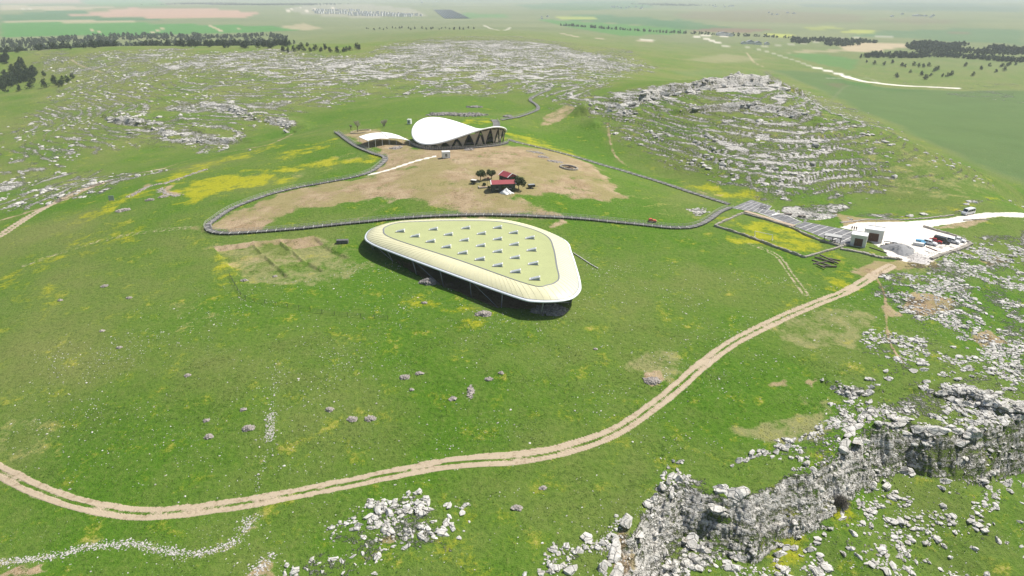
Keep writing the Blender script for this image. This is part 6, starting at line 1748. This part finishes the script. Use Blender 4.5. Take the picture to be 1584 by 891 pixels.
# ================================================================== far houses
M_FARW = mat('far_white_wall', (.72, .72, .71), .8, .05, .05); M_FARG = mat('far_grey_roof', (.30, .31, .33), .8, .1, .05)
def far_house(x, y, w, d, h, rz, label, group, m_=None, roof=None):
    z = zat(x, y); o = empty('far_house', (x, y, z), rz); tag(o, label, 'house', group)
    MB().box((0, 0, h / 2 - 1), (w, d, h + 2)).build('wall', m_ or M_FARW, o)
    MB().add([(-w / 2 - .4, -d / 2 - .4, h), (w / 2 + .4, -d / 2 - .4, h), (w / 2 + .4, d / 2 + .4, h), (-w / 2 - .4, d / 2 + .4, h), (0, -d / 2 - .4, h + min(w, 16) * .25), (0, d / 2 + .4, h + min(w, 16) * .25)], [(0, 1, 4), (2, 3, 5), (1, 2, 5, 4), (3, 0, 4, 5), (3, 2, 1, 0)]).build('roof', roof or M_FARG, o)
    return o
for row, (a, b, n) in enumerate([((486,17),(560,17.5),20),((488,21),(575,22),22),((540,24),(640,26),24),((560,20),(655,25),22)]):
    for k in range(n):
        t = (k + random.uniform(-.2, .2)) / n; q = hit(a[0] + (b[0] - a[0]) * t, a[1] + (b[1] - a[1]) * t + random.uniform(-.3, .3))[0]
        far_house(q[0], q[1], 10 + random.random() * 4, 11, 9 + random.random() * 5, random.uniform(-.2, .2), 'tiny white house in the dense housing estate on the far plain', 'white houses of the estate')
for (u, v, w, d, h, lb) in [(1118,55,40,16,7,'pale long building at the dirt junction beyond the ridge'),(1130,56,14,10,6,'small pale building right of the long building at the junction'),(1160,68,20,12,6,'pale shed beside the dirt road beyond the ridge, left'),(1172,69,18,10,5,'grey shed beside the dirt road beyond the ridge, middle'),(1150,68,12,8,4,'small shed leftmost beside the dirt road beyond the ridge'),(1186,69,12,8,4,'small shed rightmost beside the dirt road beyond the ridge'),(1420,25,60,24,6,'large white hall far out on the right plain')]:
    q = hit(u, v)[0]; far_house(q[0], q[1], w, d, h, 0, lb, 'far buildings beyond the ridge')
for k in range(34):
    u, v = random.choice([(800 + random.random() * 60, 22 + random.random() * 8), (1080 + random.random() * 60, 9 + random.random() * 4), (1370 + random.random() * 90, 22 + random.random() * 5), (1180 + random.random() * 50, 20 + random.random() * 3), (940 + random.random() * 60, 10 + random.random() * 4), (635 + random.random() * 60, 2 + random.random() * 3)])
    q = hit(u, v)[0]; s = math.hypot(*q) / 4400; far_house(q[0], q[1], (9 + 9 * random.random()) * min(1.6, s), 11, 5 * min(1.3, s), random.uniform(-.4, .4), 'tiny pale farm building on the hazy far plain', 'farm buildings on the plain')
# solar field: long tilted rows
M_SOLAR = mat('solar_glass', (.06, .075, .10), .3, .1, .05, spec=.5)
p0 = ground(684, 15); p1 = ground(708, 29)
sf_ = empty('solar_field', p0); tag(sf_, 'dark blue-grey solar field of parallel rows on the far plain', 'solar panels')
d = p1 - p0; s_ = Vector((d.y, -d.x, 0)).normalized()
for k in range(9):
    o_ = s_ * (-60 + 15 * k); a = o_; b = d + o_; m0 = 8
    vs = []
    for t in range(9):
        c_ = a.lerp(b, t / 8); zz = zat(p0.x + c_.x, p0.y + c_.y) - p0.z; vs += [(c_.x - s_.x * 5, c_.y - s_.y * 5, zz + 1.0), (c_.x + s_.x * 5, c_.y + s_.y * 5, zz + 3.6)]
    MB().add(vs, [(2 * t, 2 * t + 2, 2 * t + 3, 2 * t + 1) for t in range(8)]).build('panel_row', M_SOLAR, sf_)

# ------------------------------------------------------------------ single out the ones at the edges of each cluster
def refine_labels():
    by = {}
    for o in bpy.data.objects:
        if o.parent is None and o.get('label') and o.get('group'): by.setdefault((o['group'], o['label']), []).append(o)
    for (g, lb), os_ in by.items():
        if len(os_) < 6: continue
        az = lambda o: math.atan2(o.location.x, o.location.y)
        di = lambda o: math.hypot(o.location.x, o.location.y)
        sz = lambda o: max(o.scale) if o.type == 'MESH' else max([max(c.scale) for c in o.children] or [1])
        left = list(os_)
        for f, rev, w in ((az, False, 'leftmost'), (az, True, 'rightmost'), (di, False, 'nearest'), (di, True, 'farthest'), (sz, True, 'largest')):
            o = sorted(left, key=f, reverse=rev)[0]; left.remove(o); o['label'] = w + ' ' + lb
        left.sort(key=az); n = len(left); third = max(1, n // 3)
        for k, o in enumerate(left): o['label'] = lb + (', left part', ', middle part', ', right part')[min(2, k // third)]
refine_labels()
